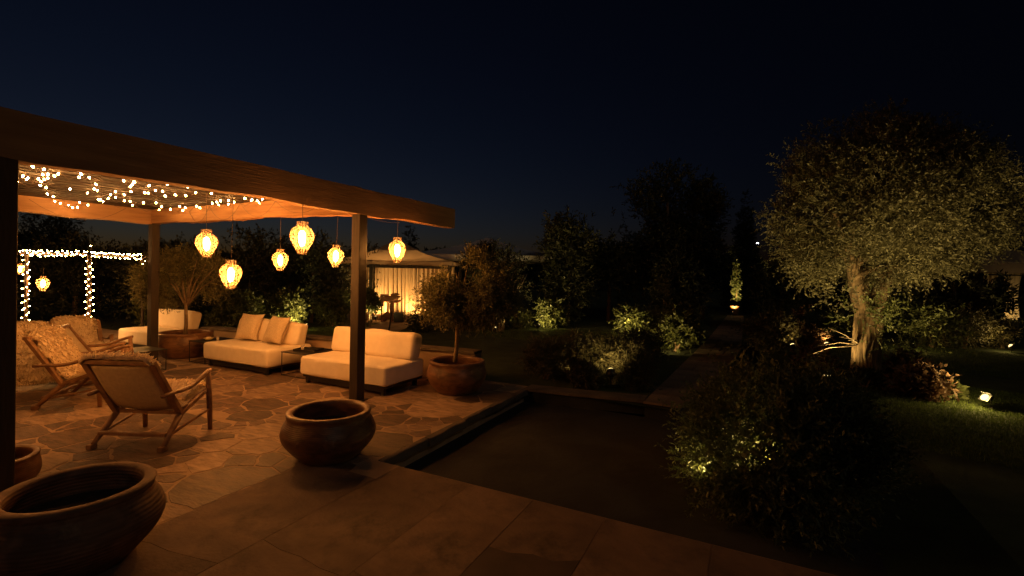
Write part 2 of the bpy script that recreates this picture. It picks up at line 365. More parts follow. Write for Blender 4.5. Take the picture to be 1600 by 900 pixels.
# court far wall and raised walkway
cw = MB(); tp_ = [(-3.10,6.72),(-2.4,6.80),(-1.7,6.92),(-1.33,6.98)]
for (xa,ya),(xb,yb) in zip(tp_[:-1],tp_[1:]):
    cw.add([(xa,ya,DROP),(xb,yb,DROP),(xb,yb+.24,DROP),(xa,ya+.24,DROP),(xa,ya,-.03),(xb,yb,-.03),(xb,yb+.24,-.01),(xa,ya+.24,-.01)],[(0,1,5,4),(4,5,6,7),(2,3,7,6),(1,2,6,5),(3,0,4,7)])
tag(cw.build('court_wall','conc'), 'low concrete retaining wall at the far end of the sunken court', 'wall')
for i,((xa,ya),(xb,yb)) in enumerate(zip(tp_[:-1],tp_[1:])):
    MB().add([(xa+.004,ya-.03,-.029),(xb-.004,yb-.03,-.029),(xb-.004,yb+.27,-.009),(xa+.004,ya+.27,-.009),(xa+.004,ya-.03,.012),(xb-.004,yb-.03,.012),(xb-.004,yb+.27,.014),(xa+.004,ya+.27,.014)],[(0,3,2,1),(4,5,6,7),(0,1,5,4),(1,2,6,5),(2,3,7,6),(3,0,4,7)]).build('coping','coping',bpy.data.objects['court_wall'])
LE = lambda y: np.interp(y, [6.9,14.6,24.6], [-1.31,-1.05,-.92]); RE = lambda y: np.interp(y, [6.9,9.5,13,24.6], [-.84,-.5,-.2,-.28])
ys = [6.9,8,9.5,11,13,14.6,18,24.6]; pw = MB(); k = len(ys)
pw.add([(LE(y),y,-.02) for y in ys]+[(RE(y),y,-.02) for y in ys]+[(LE(y),y,-.6) for y in ys]+[(RE(y),y,-.6) for y in ys],
  [(i,k+i,k+i+1,i+1) for i in range(k-1)]+[(k+i,3*k+i,3*k+i+1,k+i+1) for i in range(k-1)]+[(2*k+i,i,i+1,2*k+i+1) for i in range(k-1)]+[(0,2*k,3*k,k)])
walk = tag(pw.build('walkway','conc'), kind='structure')
y = 6.88; row = 0
while y < 24:
    l = .42+.03*y*.5; cutx = [0,.36,.68,1] if row % 2 else [0,.52,1]
    for a,b in zip(cutx[:-1],cutx[1:]):
        e = .006; f = lambda u,yy: LE(yy)-.02+(RE(yy)-LE(yy)+.04)*u
        p = [(f(a,y)+e,y+e),(f(b,y)-e,y+e),(f(b,y+l)-e,y+l-e),(f(a,y+l)+e,y+l-e)]; cx_ = p[0]; h = rs.uniform(.004,.012)
        MB().add([(u-cx_[0],v-cx_[1],h) for u,v in p]+[(u-cx_[0],v-cx_[1],-.019) for u,v in p],[(0,1,2,3)]+[(i,i+4,(i+1) % 4+4,(i+1) % 4) for i in range(4)]).build('paver','paver',walk,loc=(*cx_,0))
    y += l; row += 1
# low plastered wall behind the sofas
wa, wb = Vector((-10.5,6.22,0)), Vector((-3.95,6.66,0)); dv = (wb-wa).normalized(); nv = Vector((-dv.y,dv.x,0))
def wallseg(mb, a, b, off0, off1, z0, z1):
    p = [a+nv*off0, b+nv*off0, b+nv*off1, a+nv*off1]
    mb.add([(q.x,q.y,z0) for q in p]+[(q.x,q.y,z1) for q in p], [(0,3,2,1),(4,5,6,7),(0,1,5,4),(1,2,6,5),(2,3,7,6),(3,0,4,7)])
lw_ = MB(); wallseg(lw_, wa, wb, 0, .22, -.02, .455)
lowwall = tag(lw_.build('garden_wall','plaster'), 'low plastered garden wall running behind the cream sofas', 'wall')
Lw = (wb-wa).length; s = 0
while s < Lw-.05:
    e = min(s+.82, Lw+.02); cp = MB(); wallseg(cp, wa+dv*(s+.003), wa+dv*(e-.003), -.025, .245, .457, .50); cp.build('coping','coping',lowwall,bevel=.006); s = e
print('setting done')

# ================================================================== PERGOLA
def rough_beam(axis, a, b, c0, c1, z0, z1, seed, seg=44):
    """sawn beam with a wavy, hand-cut lower edge"""
    mb = MB(); rr = random.Random(seed); vs = []; k = seg+1
    for i in range(k):
        t = a+(b-a)*i/seg; dz = .010*math.sin(t*2.1+seed)+.008*math.sin(t*5.3+seed*2)+rr.uniform(-.005,.005)
        dt = .004*math.sin(t*3+seed)
        for (cc, zz) in ((c0+dt,z0+dz),(c1+dt,z0+dz*1.2),(c1+dt*.5,z1+dz*.25),(c0+dt*.5,z1+dz*.25)):
            vs.append((t,cc,zz) if axis == 'x' else (cc,t,zz))
    fs = [(i*4+j, i*4+(j+1) % 4, (i+1)*4+(j+1) % 4, (i+1)*4+j) for i in range(seg) for j in range(4)]
    fs += [(0,1,2,3)[::-1], tuple(seg*4+j for j in range(4))]
    return mb.add(vs, fs)
perg = empty('pergola', (-7.3,2,0), 0, 'dark timber pergola with wide orange-brown beams over the lounge seating', 'pergola')
def off(o, dx=7.3, dy=-2): o.location = (dx,dy,0); return o
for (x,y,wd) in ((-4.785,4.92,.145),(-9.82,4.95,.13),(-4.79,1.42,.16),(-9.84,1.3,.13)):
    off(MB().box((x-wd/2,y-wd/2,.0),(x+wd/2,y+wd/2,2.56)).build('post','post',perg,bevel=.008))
    off(MB().box((x-wd/2-.03,y-wd/2-.03,.008),(x+wd/2+.03,y+wd/2+.03,.02)).build('base_plate','black',perg))
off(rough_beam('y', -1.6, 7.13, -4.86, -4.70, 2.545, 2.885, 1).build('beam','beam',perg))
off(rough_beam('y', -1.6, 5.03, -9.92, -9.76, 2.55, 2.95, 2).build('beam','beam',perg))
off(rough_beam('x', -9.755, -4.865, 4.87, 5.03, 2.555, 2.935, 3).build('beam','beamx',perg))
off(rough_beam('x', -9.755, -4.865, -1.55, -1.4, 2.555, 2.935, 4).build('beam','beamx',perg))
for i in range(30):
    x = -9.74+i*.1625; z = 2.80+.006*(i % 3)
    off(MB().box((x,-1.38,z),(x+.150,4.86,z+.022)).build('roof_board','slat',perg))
# --- string lights under its roof
BULBS = [[(-6.09,1.96,2.76),(-6.16,2.02,2.76),(-6.16,2.28,2.76),(-6.19,2.51,2.76),(-6.21,2.69,2.76),(-6.45,2.54,2.76),(-6.62,2.68,2.76),(-6.72,2.63,2.76),(-6.69,2.44,2.76),(-6.85,2.41,2.76),(-6.91,2.39,2.76),(-6.89,2.48,2.76),(-7.13,2.51,2.76),(-7.30,2.54,2.76),(-7.31,2.49,2.76),(-7.37,2.42,2.76),(-7.28,2.35,2.76),(-7.50,2.45,2.76),(-7.53,2.59,2.76),(-7.86,2.49,2.76),(-7.93,2.72,2.76),(-8.06,2.82,2.76),(-7.90,3.00,2.76),(-7.67,3.19,2.76),(-7.55,3.11,2.76),(-7.55,3.34,2.76),(-7.32,3.41,2.76),(-7.24,3.53,2.76),(-7.24,3.57,2.76),(-7.30,3.81,2.76),(-7.04,3.80,2.76),(-6.96,3.89,2.76),(-6.86,3.55,2.76),(-6.89,3.48,2.76),(-6.86,3.19,2.76),(-6.65,3.11,2.76),(-6.55,3.24,2.76),(-6.44,3.03,2.76),(-6.47,2.94,2.76),(-6.19,3.25,2.76),(-6.19,3.48,2.76),(-6.56,3.79,2.76),(-6.42,3.91,2.76),(-6.39,4.36,2.76),(-6.42,4.38,2.76),(-6.41,4.48,2.76),(-6.48,4.52,2.76),(-6.45,4.59,2.76),(-6.48,4.64,2.74),(-6.20,4.49,2.76),(-6.82,4.40,2.76),(-6.99,4.39,2.76),(-7.17,4.45,2.76),(-7.38,4.51,2.76),(-7.24,4.67,2.76),(-7.51,4.69,2.76),(-7.86,4.61,2.72),(-8.00,4.64,2.76),(-8.32,4.61,2.70),(-8.34,4.57,2.76),(-8.40,4.69,2.76),(-8.75,4.65,2.74),(-8.70,4.49,2.76),(-9.02,4.62,2.74),(-8.97,4.20,2.76),(-8.95,3.80,2.76),(-8.76,3.66,2.76),(-8.72,3.67,2.76),(-8.43,3.64,2.76),(-8.49,3.87,2.76),(-8.46,3.93,2.76),(-8.44,4.10,2.76),(-8.25,4.18,2.76),(-8.16,3.61,2.76),(-7.95,3.46,2.76),(-7.75,3.53,2.76),(-8.07,3.25,2.76),(-8.79,3.09,2.76),(-9.01,3.23,2.76),(-9.30,3.42,2.70),(-9.37,3.59,2.66),(-9.47,3.58,2.70),(-9.49,3.70,2.68),(-9.45,3.71,2.76),(-9.34,3.77,2.72),(-9.50,3.43,2.74)],[(-6.44,2.15,2.76),(-6.51,2.26,2.76)],[(-7.10,2.94,2.76)],[(-6.95,4.57,2.76)]]
def bulb_mesh(r, e=1.5):
    prof = [(0.0001,-r*e),(r*.6,-r*e*.7),(r,-r*.1),(r*.75,r*.8),(r*.3,r*1.3),(.0001,r*1.35)]
    mb = MB().lathe(prof, 8); me = mb.mesh('bulb', True); me.materials.append(M['bulb']); return me
bm = bulb_mesh(.0098)
sl = empty('string_lights', (-7.5,3.3,2.76), 0, 'tangle of small warm string lights under the timber pergola roof', 'string lights')
wm = MB(); rr = random.Random(3)
for path in BULBS:
    for a,b in zip(path[:-1], path[1:]):
        a = Vector(a); b = Vector(b); l = (b-a).length; wm.tube([a+Vector((0,0,.02)), (a+b)/2-Vector((0,0,.02+l*.10)), b+Vector((0,0,.02))], .0030, 4, False)
    for p in path:
        o = link('bulb', bm, sl, (p[0]+7.5,p[1]-3.3,p[2]-2.76)); o.rotation_euler = (rr.uniform(-.9,.9), rr.uniform(-.9,.9), 0)
for a,b,sg in (((-6.2,4.7,2.76),(-7.2,4.84,2.80),.22),((-7.2,4.84,2.80),(-8.0,4.84,2.78),.24),((-6.2,4.7,2.76),(-5.3,4.84,2.80),.2),((-5.3,4.84,2.8),(-4.9,5.9,2.53),.1),((-8.6,4.84,2.8),(-8.0,4.84,2.78),.26),((-9.7,3.2,2.75),(-9.6,4.4,2.76),.25)):
    a = Vector(a); b = Vector(b); wm.tube([a+(b-a)*t-Vector((0,0,sg*4*t*(1-t))) for t in np.linspace(0,1,9)], .003, 4, False)
wo = tag(wm.build('wire','wire',sl), kind='stuff'); wo.location = (7.5,-3.3,-2.76)

# ================================================================== LANTERNS
LPR = [(.044,-.015),(.048,.0),(.072,.045),(.103,.10),(.125,.155),(.131,.185),(.127,.225),(.110,.262),(.084,.288),(.060,.300),(.057,.305),(.060,.355)]
def make_lantern():
    root = empty('paper_lantern')
    MB().lathe(LPR, 24).build('shade','paper',root,True)
    for a in range(6):
        an = a*math.pi/3; fr = MB().tube([((r+.002)*math.cos(an),(r+.002)*math.sin(an),z) for r,z in LPR], .0036, 5); fr.build('rib','rattan',root)
    MB().tube([((.135)*math.cos(t),(.135)*math.sin(t),.185) for t in np.linspace(0,6.2832,25)], .0034, 5, False).build('hoop','rattan',root)
    for r,z in ((.046,-.015),(.061,.356)): MB().tube([(r*math.cos(t),r*math.sin(t),z) for t in np.linspace(0,6.2832,21)], .005, 6, False).build('ring','wire',root)
    MB().tube([(-.058,0,.357),(0,0,.365),(.058,0,.357)], .003, 5).build('hanger','wire',root)
    MB().lathe([(.0001,.07),(.022,.09),(.034,.13),(.038,.18),(.034,.22),(.018,.25),(.0001,.258)], 12).build('bulb','lbulb',root,True)
    MB().tube([(0,0,.255),(0,0,.36)], .013, 8).build('socket','wire',root)
    return root
lan0 = make_lantern()
LN = [((-4.655,3.88,2.15),1.0,2.54,'largest paper lantern, hanging highest, under the near beam left of the front post'),
      ((-6.62,3.98,2.11),1.0,2.80,'leftmost paper lantern under the pergola, above the left potted olive tree'),
      ((-6.12,3.99,1.70),1.0,2.80,'lowest paper lantern on a long cord, over the end of the cushioned sofa'),
      ((-6.61,5.11,1.92),.90,2.60,'small paper lantern hanging over the gap between the two sofas'),
      ((-5.43,5.11,1.985),.87,2.60,'paper lantern hanging just left of the front pergola post'),
      ((-4.655,5.55,2.09),.98,2.54,'paper lantern right of the front post, in front of the curtained tent'),
      ((-5.75,.72,1.60),1.0,2.80,'added paper lantern under the pergola, unseen just beyond the left edge of view'),  # added out of frame to brighten the front chair's back
      ((-8.35,1.35,2.0),1.0,2.80,'added paper lantern, unseen beyond the left edge of view, over the fleece chairs')]  # added out of frame, lights the left seating and floor
for i,((x,y,zc),s,top,lab) in enumerate(LN):
    o = lan0 if i == 0 else copy_tree(lan0)
    z0 = zc-.175*s; o.location = (x,y,z0); o.scale = (s,s,s); o.rotation_euler = (R((i*37 % 7)-3)*.8, R((i*23 % 7)-3)*.8, i*1.1)
    tag(o, lab, 'lantern', 'paper lanterns hung from the pergola')
for i,o in enumerate([q for q in list(COL.objects) if q.name.startswith('paper_lantern')]):
    (x,y,zc),s,top,lab = LN[i]; MB().tube([(0,0,.34),(0,0,(top-(zc-.175*s))/s)], .0035/s, 5).build('cord','wire',o)

# ================================================================== SOFAS
def make_sofa(name, loc, wd, label, seed, depth=.92, backh=.42, bw=None):
    root = empty(name, loc, 0, label, 'sofa', 'cream linen sofas along the back wall')
    # black base frame and feet
    MB().box((0.03,.05,.105),(wd-.03,depth-.03,.135)).build('frame','black',root)
    for x in (.10, wd-.10):
        for y in (.09, depth-.12): MB().box((x-.025,y-.025,0.006),(x+.025,y+.025,.104)).build('leg','black',root)
    MB().box((.10,.08,.04),(wd-.1,.085,.1)).build('apron','black',root)
    s = rbox(wd, depth, .285, .05, .012, 7, seed).build('seat_cushion','linen',root,True); s.location = (wd/2, depth/2, .137)
    b = rbox(wd-.02, .24, backh, .07, 0, 7, seed+3, .006).build('back_cushion','linen',root,True)
    b.location = (wd/2, depth-.24, .405); b.rotation_euler = (R(-14),0,0)
    for zz in (.165,.395):
        e_ = .012; MB().tube([(.05,-e_*.0+.004,zz),(wd-.05,.004,zz),(wd-.004,.05,zz),(wd-.004,depth-.05,zz)], .005, 5).build('piping','linen',root)
    return root
sofa1 = make_sofa('sofa', (-8.80,5.24,.004), 1.72, 'cream sofa with two scatter cushions, second from the front post', 1)
sofa2 = make_sofa('sofa', (-6.28,5.22,.004), 1.72, 'cream sofa without cushions, behind the front pergola post', 4)
sofa3 = make_sofa('sofa', (-12.15,5.45,.004), 1.55, 'cream sofa farthest left, beyond the fleece chairs and dark post', 7)
for (x,y,rx,rz,lab,sd_) in ((-8.28,5.78,68,8,'textured cream scatter cushion at the left end of the cushioned sofa',1),(-7.52,5.76,66,-4,'textured cream scatter cushion on the right half of the cushioned sofa',5)):
    mb = MB(); N = 17
    for sgn in (1,-1):
        for i in range(N):
            for j in range(N):
                u = i/(N-1)*2-1; v = j/(N-1)*2-1; pin = 1-.09*((1-u*u)*abs(v)**3+(1-v*v)*abs(u)**3)
                th = .085*((1-u**4)*(1-v**4))**.6; wv = .006*math.sin(5*u+sd_)*math.sin(4*v)
                mb.v.append((u*.25*pin*(1+.06*abs(v)**6), v*.25*pin, sgn*(th+.004)+wv))
        k = 0 if sgn == 1 else N*N
        for i in range(N-1):
            for j in range(N-1):
                q = (k+i*N+j,k+(i+1)*N+j,k+(i+1)*N+j+1,k+i*N+j+1); mb.f.append(q if sgn == 1 else q[::-1])
    o = mb.build('scatter_cushion','boucle',None,True); o.location = (x,y,.435+.26); o.rotation_euler = (R(rx),0,R(rz)); tag(o, lab, 'cushion', 'scatter cushions')
# ---- wire side tables
def side_table(loc, sx, sy, h, label):
    root = empty('side_table', loc, 0, label, 'table', 'black wire side tables')
    MB().box((0,0,h-.012),(sx,sy,h)).build('table_top','black',root)
    for x in (.012,sx-.012):
        for y in (.012,sy-.012): MB().tube([(x,y,.006),(x,y,h-.012)], .007, 6).build('leg','black',root)
    for y in (.012,sy-.012): MB().tube([(.012,y,.012),(sx-.012,y,.012)], .006, 6).build('base_rail','black',root)
    for x in (.012,sx-.012): MB().tube([(x,.02,.012),(x,sy-.02,.012)], .006, 6).build('base_rail','black',root)
    return root
side_table((-6.96,5.42,.005), .60, .62, .40, 'black wire side table standing between the two sofas')
side_table((-9.36,5.32,.005), .5, .6, .40, 'black wire side table beside the left potted olive, holding a yellow dish')
side_table((-9.55,4.18,.005), .62, .55, .36, 'low black wire table at the foot of the far-left post')
tr = empty('serving_tray', (-6.68,5.74,.406), .3, 'black tray lying on the side table between the sofas', 'tray')
MB().box((-.2,-.14,0),(.2,.14,.008)).build('base','black',tr)
for a in ((-.2,-.14,.2,-.13),(-.2,.13,.2,.14),(-.2,-.13,-.19,.13),(.19,-.13,.2,.13)): MB().box((a[0],a[1],.008),(a[2],a[3],.032)).build('rim','black',tr)
gl = empty('tea_glass', (-6.78,5.7,.415), 0, 'small glass tumbler standing on the black tray', 'glass')
mg = mat('glass', (.5,.45,.4), .1, spec=.8); MB().lathe([(.022,0),(.028,.07),(.025,.07),(.02,.006),(.0001,.006)], 16).build('cup', mg, gl, True)
di = empty('dish', (-9.13,5.55,.406), 0, 'small pale yellow bowl on the table beside the left potted olive', 'bowl')
MB().lathe([(.03,0),(.05,.006),(.085,.04),(.08,.042),(.045,.014),(.0001,.012)], 24).build('bowl','dish',di,True)
MB().lathe([(.0001,.066),(.03,.062),(.055,.045),(.06,.034),(.0001,.02)], 16).build('contents','boucle',di,True)
ck = empty('candle_jar', (-8.97,5.62,.406), 0, 'little glass jar beside the yellow bowl', 'jar')
MB().lathe([(.025,0),(.027,.06),(.022,.062),(.02,.008),(.0001,.008)], 16).build('cup', mg, ck, True)

# ================================================================== LOUNGE CHAIRS (origin: midway between the rear feet, +y forward)
HW = .335
def make_chair(name='lounge_chair'):
    root = empty(name)
    for s in (-1,1):
        x = s*HW
        MB().bar((x,-.115,.865),(x,.255,.285),.064,.040).build('stile','teak',root,bevel=.005)
        MB().bar((x,.235,.295),(x,.635,.455),.060,.040).build('seat_rail','teak',root,bevel=.005)
        lg = MB().tube([(x+s*.02,-.005,.03),(x+s*.008,.10,.145),(x,.255,.30)], [.022,.028,.034], 6).build('leg','teak',root,True)
        MB().box((x+s*.02-.026,-.045,.006),(x+s*.02+.026,.03,.05)).build('foot','teak',lg,bevel=.004)
        MB().tube([(x+s*.035,.655,.006),(x+s*.03,.64,.35),(x+s*.025,.62,.635)], [.023,.030,.027], 8).build('leg','teak',root,True)
        P = smooth_curve([(x+s*.03,-.035,.535),(x+s*.035,.05,.548),(x+s*.045,.2,.538),(x+s*.05,.36,.555),(x+s*.045,.50,.615),(x+s*.03,.60,.652),(x+s*.025,.655,.662)], 18)
        MB().tube(P, [.020]+[.024]*5+[.027]*7+[.028]*4+[.022], 8, True, .8).build('armrest','teak',root,True)
        MB().bar((x+s*.012,.075,.125),(x+s*.03,.645,.235),.030,.020).build('side_stretcher','teak',root,bevel=.003)
    MB().bar((-HW-.02,-.118,.872),(HW+.02,-.118,.872),.066,.040).build('top_rail','teak',root,bevel=.006)
    MB().bar((-HW+.02,.632,.450),(HW-.02,.632,.450),.042,.028).build('front_rail','teak',root,bevel=.004)
    MB().bar((-HW,.055,.14),(HW,.055,.14),.052,.03).build('stretcher','teak',root,bevel=.004)
    MB().bar((-HW,.255,.300),(HW,.255,.300),.035,.03).build('cross_rail','teak',root)
    # canvas sling
    prof = smooth_curve([(-.100,.848),(.03,.625),(.16,.43),(.255,.318),(.34,.335),(.62,.452)], 22); mb = MB(); nu = 13
    for (y,z) in prof:
        for j in range(nu):
            u = j/(nu-1)*2-1; sag = .020*(1-u*u); mb.v.append((u*(HW-.035), y-sag*.75, z-sag*.7))
    for i in range(len(prof)-1):
        for j in range(nu-1): a = i*nu+j; mb.f.append((a,a+1,a+nu+1,a+nu))
    sg = mb.build('sling','canvas',root,True); so_ = sg.modifiers.new('thick','SOLIDIFY'); so_.thickness = .006
    return root
def fleece_parts(pr, wd, root, n=5200, seed=0, tl=.055):
    """sheepskin: soft thick body plus thousands of curling tufts"""
    prof = smooth_curve(pr, 46); nu = 25; th = .040; r2 = np.random.default_rng(seed)
    tg = unit(np.gradient(prof, axis=0)); nrm = np.stack([-tg[:,1], tg[:,0]], 1); nrm = -nrm if nrm[len(nrm)//4,0] < 0 else nrm
    k = len(prof); G = np.zeros((k,nu,3)); NN = np.zeros((k,nu,3))
    for i in range(k):
        edge = wd*(1+.05*math.sin(i*.5+seed)+.03*math.sin(i*1.3+2*seed))
        for j in range(nu):
            u = j/(nu-1)*2-1; tk = th*(1-abs(u)**6*.8)+.010*math.sin(i*.9+j*.7+seed)*math.sin(j*1.1-i*.4); nx = np.array([0,nrm[i,0],nrm[i,1]])
            G[i,j] = (u*edge, prof[i,0], prof[i,1]); G[i,j] += nx*tk; G[i,j,2] -= .03*max(0,abs(u)-.85)/.15
            NN[i,j] = nx+np.array([u*.5*(abs(u) > .8),0,0])
    mb = MB(); mb.v = [tuple(p) for p in G.reshape(-1,3)]
    mb.f = [(i*nu+j,i*nu+j+1,(i+1)*nu+j+1,(i+1)*nu+j) for i in range(k-1) for j in range(nu-1)]
    bd = mb.build('hide','fleece',root,True); so_ = bd.modifiers.new('thick','SOLIDIFY'); so_.thickness = .02
    ii = r2.uniform(0,k-1.001,n); jj = r2.uniform(0,nu-1.001,n); ii[:n//8] = r2.choice([0,k-1.01],n//8); jj[n//8:n//4] = r2.choice([0,nu-1.01],n//4-n//8)
    P = G[ii.astype(int),jj.astype(int)]; fi = (ii-ii.astype(int))[:,None]; fj = (jj-jj.astype(int))[:,None]
    P = P*(1-fi)+G[ii.astype(int)+1,jj.astype(int)]*fi+(G[ii.astype(int),jj.astype(int)+1]-G[ii.astype(int),jj.astype(int)])*fj
    tgv = np.stack([np.zeros(k),tg[:,0],tg[:,1]],1)[ii.astype(int)]
    D = unit(NN[ii.astype(int),jj.astype(int)]*.16+tgv*.9+r2.normal(size=(n,3))*np.array([.42,.16,.16]))
    return tag(blades('wool', P-D*.008, D, tl*r2.uniform(.6,1.2,n), .020*r2.uniform(.7,1.3,n), 'wool', root, .25), kind='stuff')
ch0 = make_chair()
SHORT = [(-.16,.89),(-.13,.925),(-.08,.90),(.03,.70),(.16,.50),(.26,.385),(.36,.385),(.50,.43),(.64,.50),(.69,.47)]
LONG = [(-.17,.80),(-.15,.845),(-.08,.83),(.03,.65),(.16,.46),(.26,.355),(.36,.355),(.50,.40),(.66,.46),(.72,.40),(.74,.26),(.76,.08)]
fa = math.atan2
CH = [((-5.365,2.50),114,SHORT,'lounge chair in front, seen from behind, with canvas back and sheepskin','cream sheepskin draped over the front lounge chair seen from behind',1),
      ((-8.01,2.92),42,SHORT,'lounge chair left of the front one, side-on, facing right','cream sheepskin on the side-on lounge chair behind the front one',2),
      ((-8.76,3.37),58,None,'lounge chair farther back whose narrow wooden back is seen edge-on','cream sheepskin on the far lounge chair seen edge-on',3),
      ((-9.95,3.27),-12,LONG,'lounge chair at the left edge facing the camera under a floor-length fleece','long shaggy fleece hanging to the floor on the leftmost chair',4),
      ((-10.45,4.05),-10,LONG,'lounge chair facing the camera, second fleece-covered chair from the left','shaggy fleece on the second chair from the left, behind the wooden chair backs',5)]
for i,((x,y),a,pr,lab,fl,sd_) in enumerate(CH):
    o = ch0 if i == 0 else copy_tree(ch0)
    o.location = (x,y,.004); o.rotation_euler = (0,0,R(a-90)); tag(o, lab, 'lounge chair', 'teak lounge chairs with sheepskins'); o.scale = (1,1,.9) if pr is LONG else (1,1,1)
    if pr is None: continue
    f = empty('sheepskin_throw', (x,y,.004), R(a-90), fl, 'sheepskin', 'sheepskins on the lounge chairs')
    fleece_parts(pr, (.325 if i == 0 else .29) if pr is SHORT else .275, f, 4200 if pr is SHORT else 4600, sd_)

# ================================================================== POTS
def make_pot(loc, rb, h, label, mt, seed, neck=.86, base=.66, soil=True, rz=0):
    root = empty('clay_pot', loc, rz, label, 'pot', 'large clay pots')
    rm = rb*neck; prof = [(rb*base*.97,0.0),(rb*base,.01)]
    for t in np.linspace(.08,.86,15):
        u = t/.86; r = rb*(base+(1-base)*math.sin(min(1,u/.66)*math.pi/2)**1.15) if u < .66 else rb*(1-(1-neck)*((u-.66)/.34)**1.6)
        prof.append((r, t*h))
    prof += [(rm*1.005,.90*h),(rm*1.02,.94*h),(rm*1.025,.975*h),(rm*1.0,.995*h),(rm*.95,h),(rm*.89,.997*h),(rm*.855,.975*h),(rm*.845,.92*h),(rm*.87,.84*h),(rm*.93,.70*h),(rm*.94,.60*h)]
    MB().lathe(prof, 56, .008).build('body',mt,root,True)
    MB().lathe([(rm*.95,.625*h),(rm*.7,.635*h),(rm*.4,.65*h),(.0001,.64*h)], 40, .02).build('soil','soil',root,True)
    return root
make_pot((-3.58,3.33,.006), .43, .45, 'empty glossy clay pot at the corner of the terrace by the front post', 'terra', 1, .87, .60)
make_pot((-3.60,1.42,.006), .43, .46, 'big empty clay pot in the bottom left corner, nearest the camera', 'terra_old', 2, .86, .62, rz=1)
make_pot((-5.22,1.52,.006), .29, .29, 'low clay pot half hidden behind the nearest dark post at the left edge', 'terra', 3, .95, .7, rz=2)
make_pot((-3.90,6.04,.006), .44, .47, 'clay pot holding the right olive tree, at the end of the sofa', 'terra', 4, .92, .66, rz=3)
make_pot((-10.05,5.65,.006), .49, .48, 'wide clay pot holding the left olive tree, beside the far post', 'terra', 5, .96, .75, rz=4)

# ================================================================== TREES
def olive(loc, zt, crown, label, n, seed, h0=.45, lean=(0,0), group='round-headed olive trees', scale=1, gap=.25):
    root = empty('olive_tree', loc, 0, label, 'tree', group)
    T = Vector((lean[0],lean[1],zt)); tr_ = MB()
    pts = [Vector((0,0,h0)), Vector((lean[0]*.3+.012,lean[1]*.3,h0+(zt-h0)*.35)), Vector((lean[0]*.7-.008,lean[1]*.7,h0+(zt-h0)*.7)), T]
    tr_.tube(pts, [.036*scale,.030*scale,.027*scale,.026*scale], 9)
    tr_.build('trunk','twig',root,True)
    br = MB(); rr = random.Random(seed)
    for k in range(16):
        b = rr.choice(crown); d = Vector((rr.gauss(0,1),rr.gauss(0,1),abs(rr.gauss(.4,1)))).normalized(); e = Vector(b[:3])+Vector((d.x*b[3],d.y*b[4],d.z*b[5]))*.85
        br.tube([T-Vector((0,0,.08)), T+(e-T)*.45+Vector((0,0,.06)), e], [.014*scale,.009*scale,.003*scale], 5)
    br.build('branches','twig',root,True)
    foliage('crown', crown, int(n*3.0), 13, .24*scale, .066*scale, .018*scale, 'olive', root, up=.25, rnd=.7, shell=.55, gap=gap, gscale=5.5/scale)
    return root
olive((-3.94,6.05,0), 1.12, [(.22,.10,1.48,.50,.50,.40),(-.10,-.05,1.34,.34,.34,.30),(.50,.2,1.45,.34,.34,.34),(.22,.1,1.76,.32,.32,.26)], 'olive tree in the right clay pot, leaning over the sofa end', 900, 1, .44, (.03,.02))
olive((-10.07,5.66,0), 1.05, [(0,0,1.48,.66,.66,.42),(.45,.1,1.55,.40,.40,.40),(-.45,-.05,1.45,.36,.36,.36),(.35,.1,1.8,.24,.24,.22),(-.15,0,1.82,.3,.3,.22)], 'olive tree in the wide left clay pot beside the far post', 1150, 2, .43, (.02,.0), scale=1.1)
olive((-12.6,6.9,0), 1.0, [(0,0,1.35,.55,.55,.36),(.4,0,1.45,.38,.38,.3),(-.4,0,1.4,.4,.4,.3)], 'small olive tree behind the light-wrapped arbour at far left', 620, 3, .05, (0,0), scale=1.2)

UX, UY = math.cos(yaw), math.sin(yaw)
def uv(u, v): return (u*UX-v*UY, u*UY+v*UX)
# ---- the big uplit tree
bt = empty('broad_tree', (1.93,10.9,LZ), 0, 'big broad-crowned tree lit from below on the right lawn', 'tree')
tk = MB(); ringn = 96; vs_ = []; lv = [(0,.29),(.06,.25),(.2,.225),(.45,.21),(.75,.205),(1.0,.21),(1.2,.19)]
lv = [(z, r) for z, r in zip(np.linspace(0,1.22,26), np.interp(np.linspace(0,1.22,26), [a[0] for a in lv], [a[1] for a in lv]))]
for z,r in lv:
    for j in range(ringn):
        a = 2*math.pi*j/ringn; rg = .020*abs(math.sin(a*7+1.2*math.sin(z*7+a)+z*1.5))+.014*abs(math.sin(a*11-z*3+1.5*math.sin(z*11+a*2)))-.02+.02*math.sin(a*2+.6)
        vs_.append(((r+rg)*math.cos(a)+.02*z, (r+rg)*math.sin(a), z))
tk.add(vs_, [(i*ringn+j,i*ringn+(j+1) % ringn,(i+1)*ringn+(j+1) % ringn,(i+1)*ringn+j) for i in range(len(lv)-1) for j in range(ringn)])
tk.build('trunk','bark',bt,True)
BB = [(.35,.1,3.2,1.55,1.4),(-.85,0,3.0,.9,1.05),(-.2,0,4.1,1.05,.8),(.85,0,4.0,.95,.75),(1.6,0,3.85,.72,.66),(1.75,0,3.0,.9,.75),(2.1,0,2.8,.42,.4),(-1.2,0,2.35,.5,.5),(-.65,-.3,2.05,.55,.4),(.2,-.5,2.15,.65,.4),(1.1,-.2,2.3,.65,.4),(-.2,-.9,3.1,.8,.8),(.7,-1.0,3.2,.8,.75),(.2,-.7,3.8,.8,.6),(1.4,-.7,3.2,.7,.6),(-1.25,-.2,1.95,.42,.36),(-.85,-.4,1.62,.36,.26),(-1.7,0,2.9,.35,.35),(-1.35,.1,3.9,.35,.3),(.35,.1,4.75,.4,.25),(-.5,-.4,1.75,.4,.25)]
blobs = [(*uv(u*.93,v),z,r*.97,r*.97,rz) for u,v,z,r,rz in BB]
lm = MB(); rr = random.Random(4)
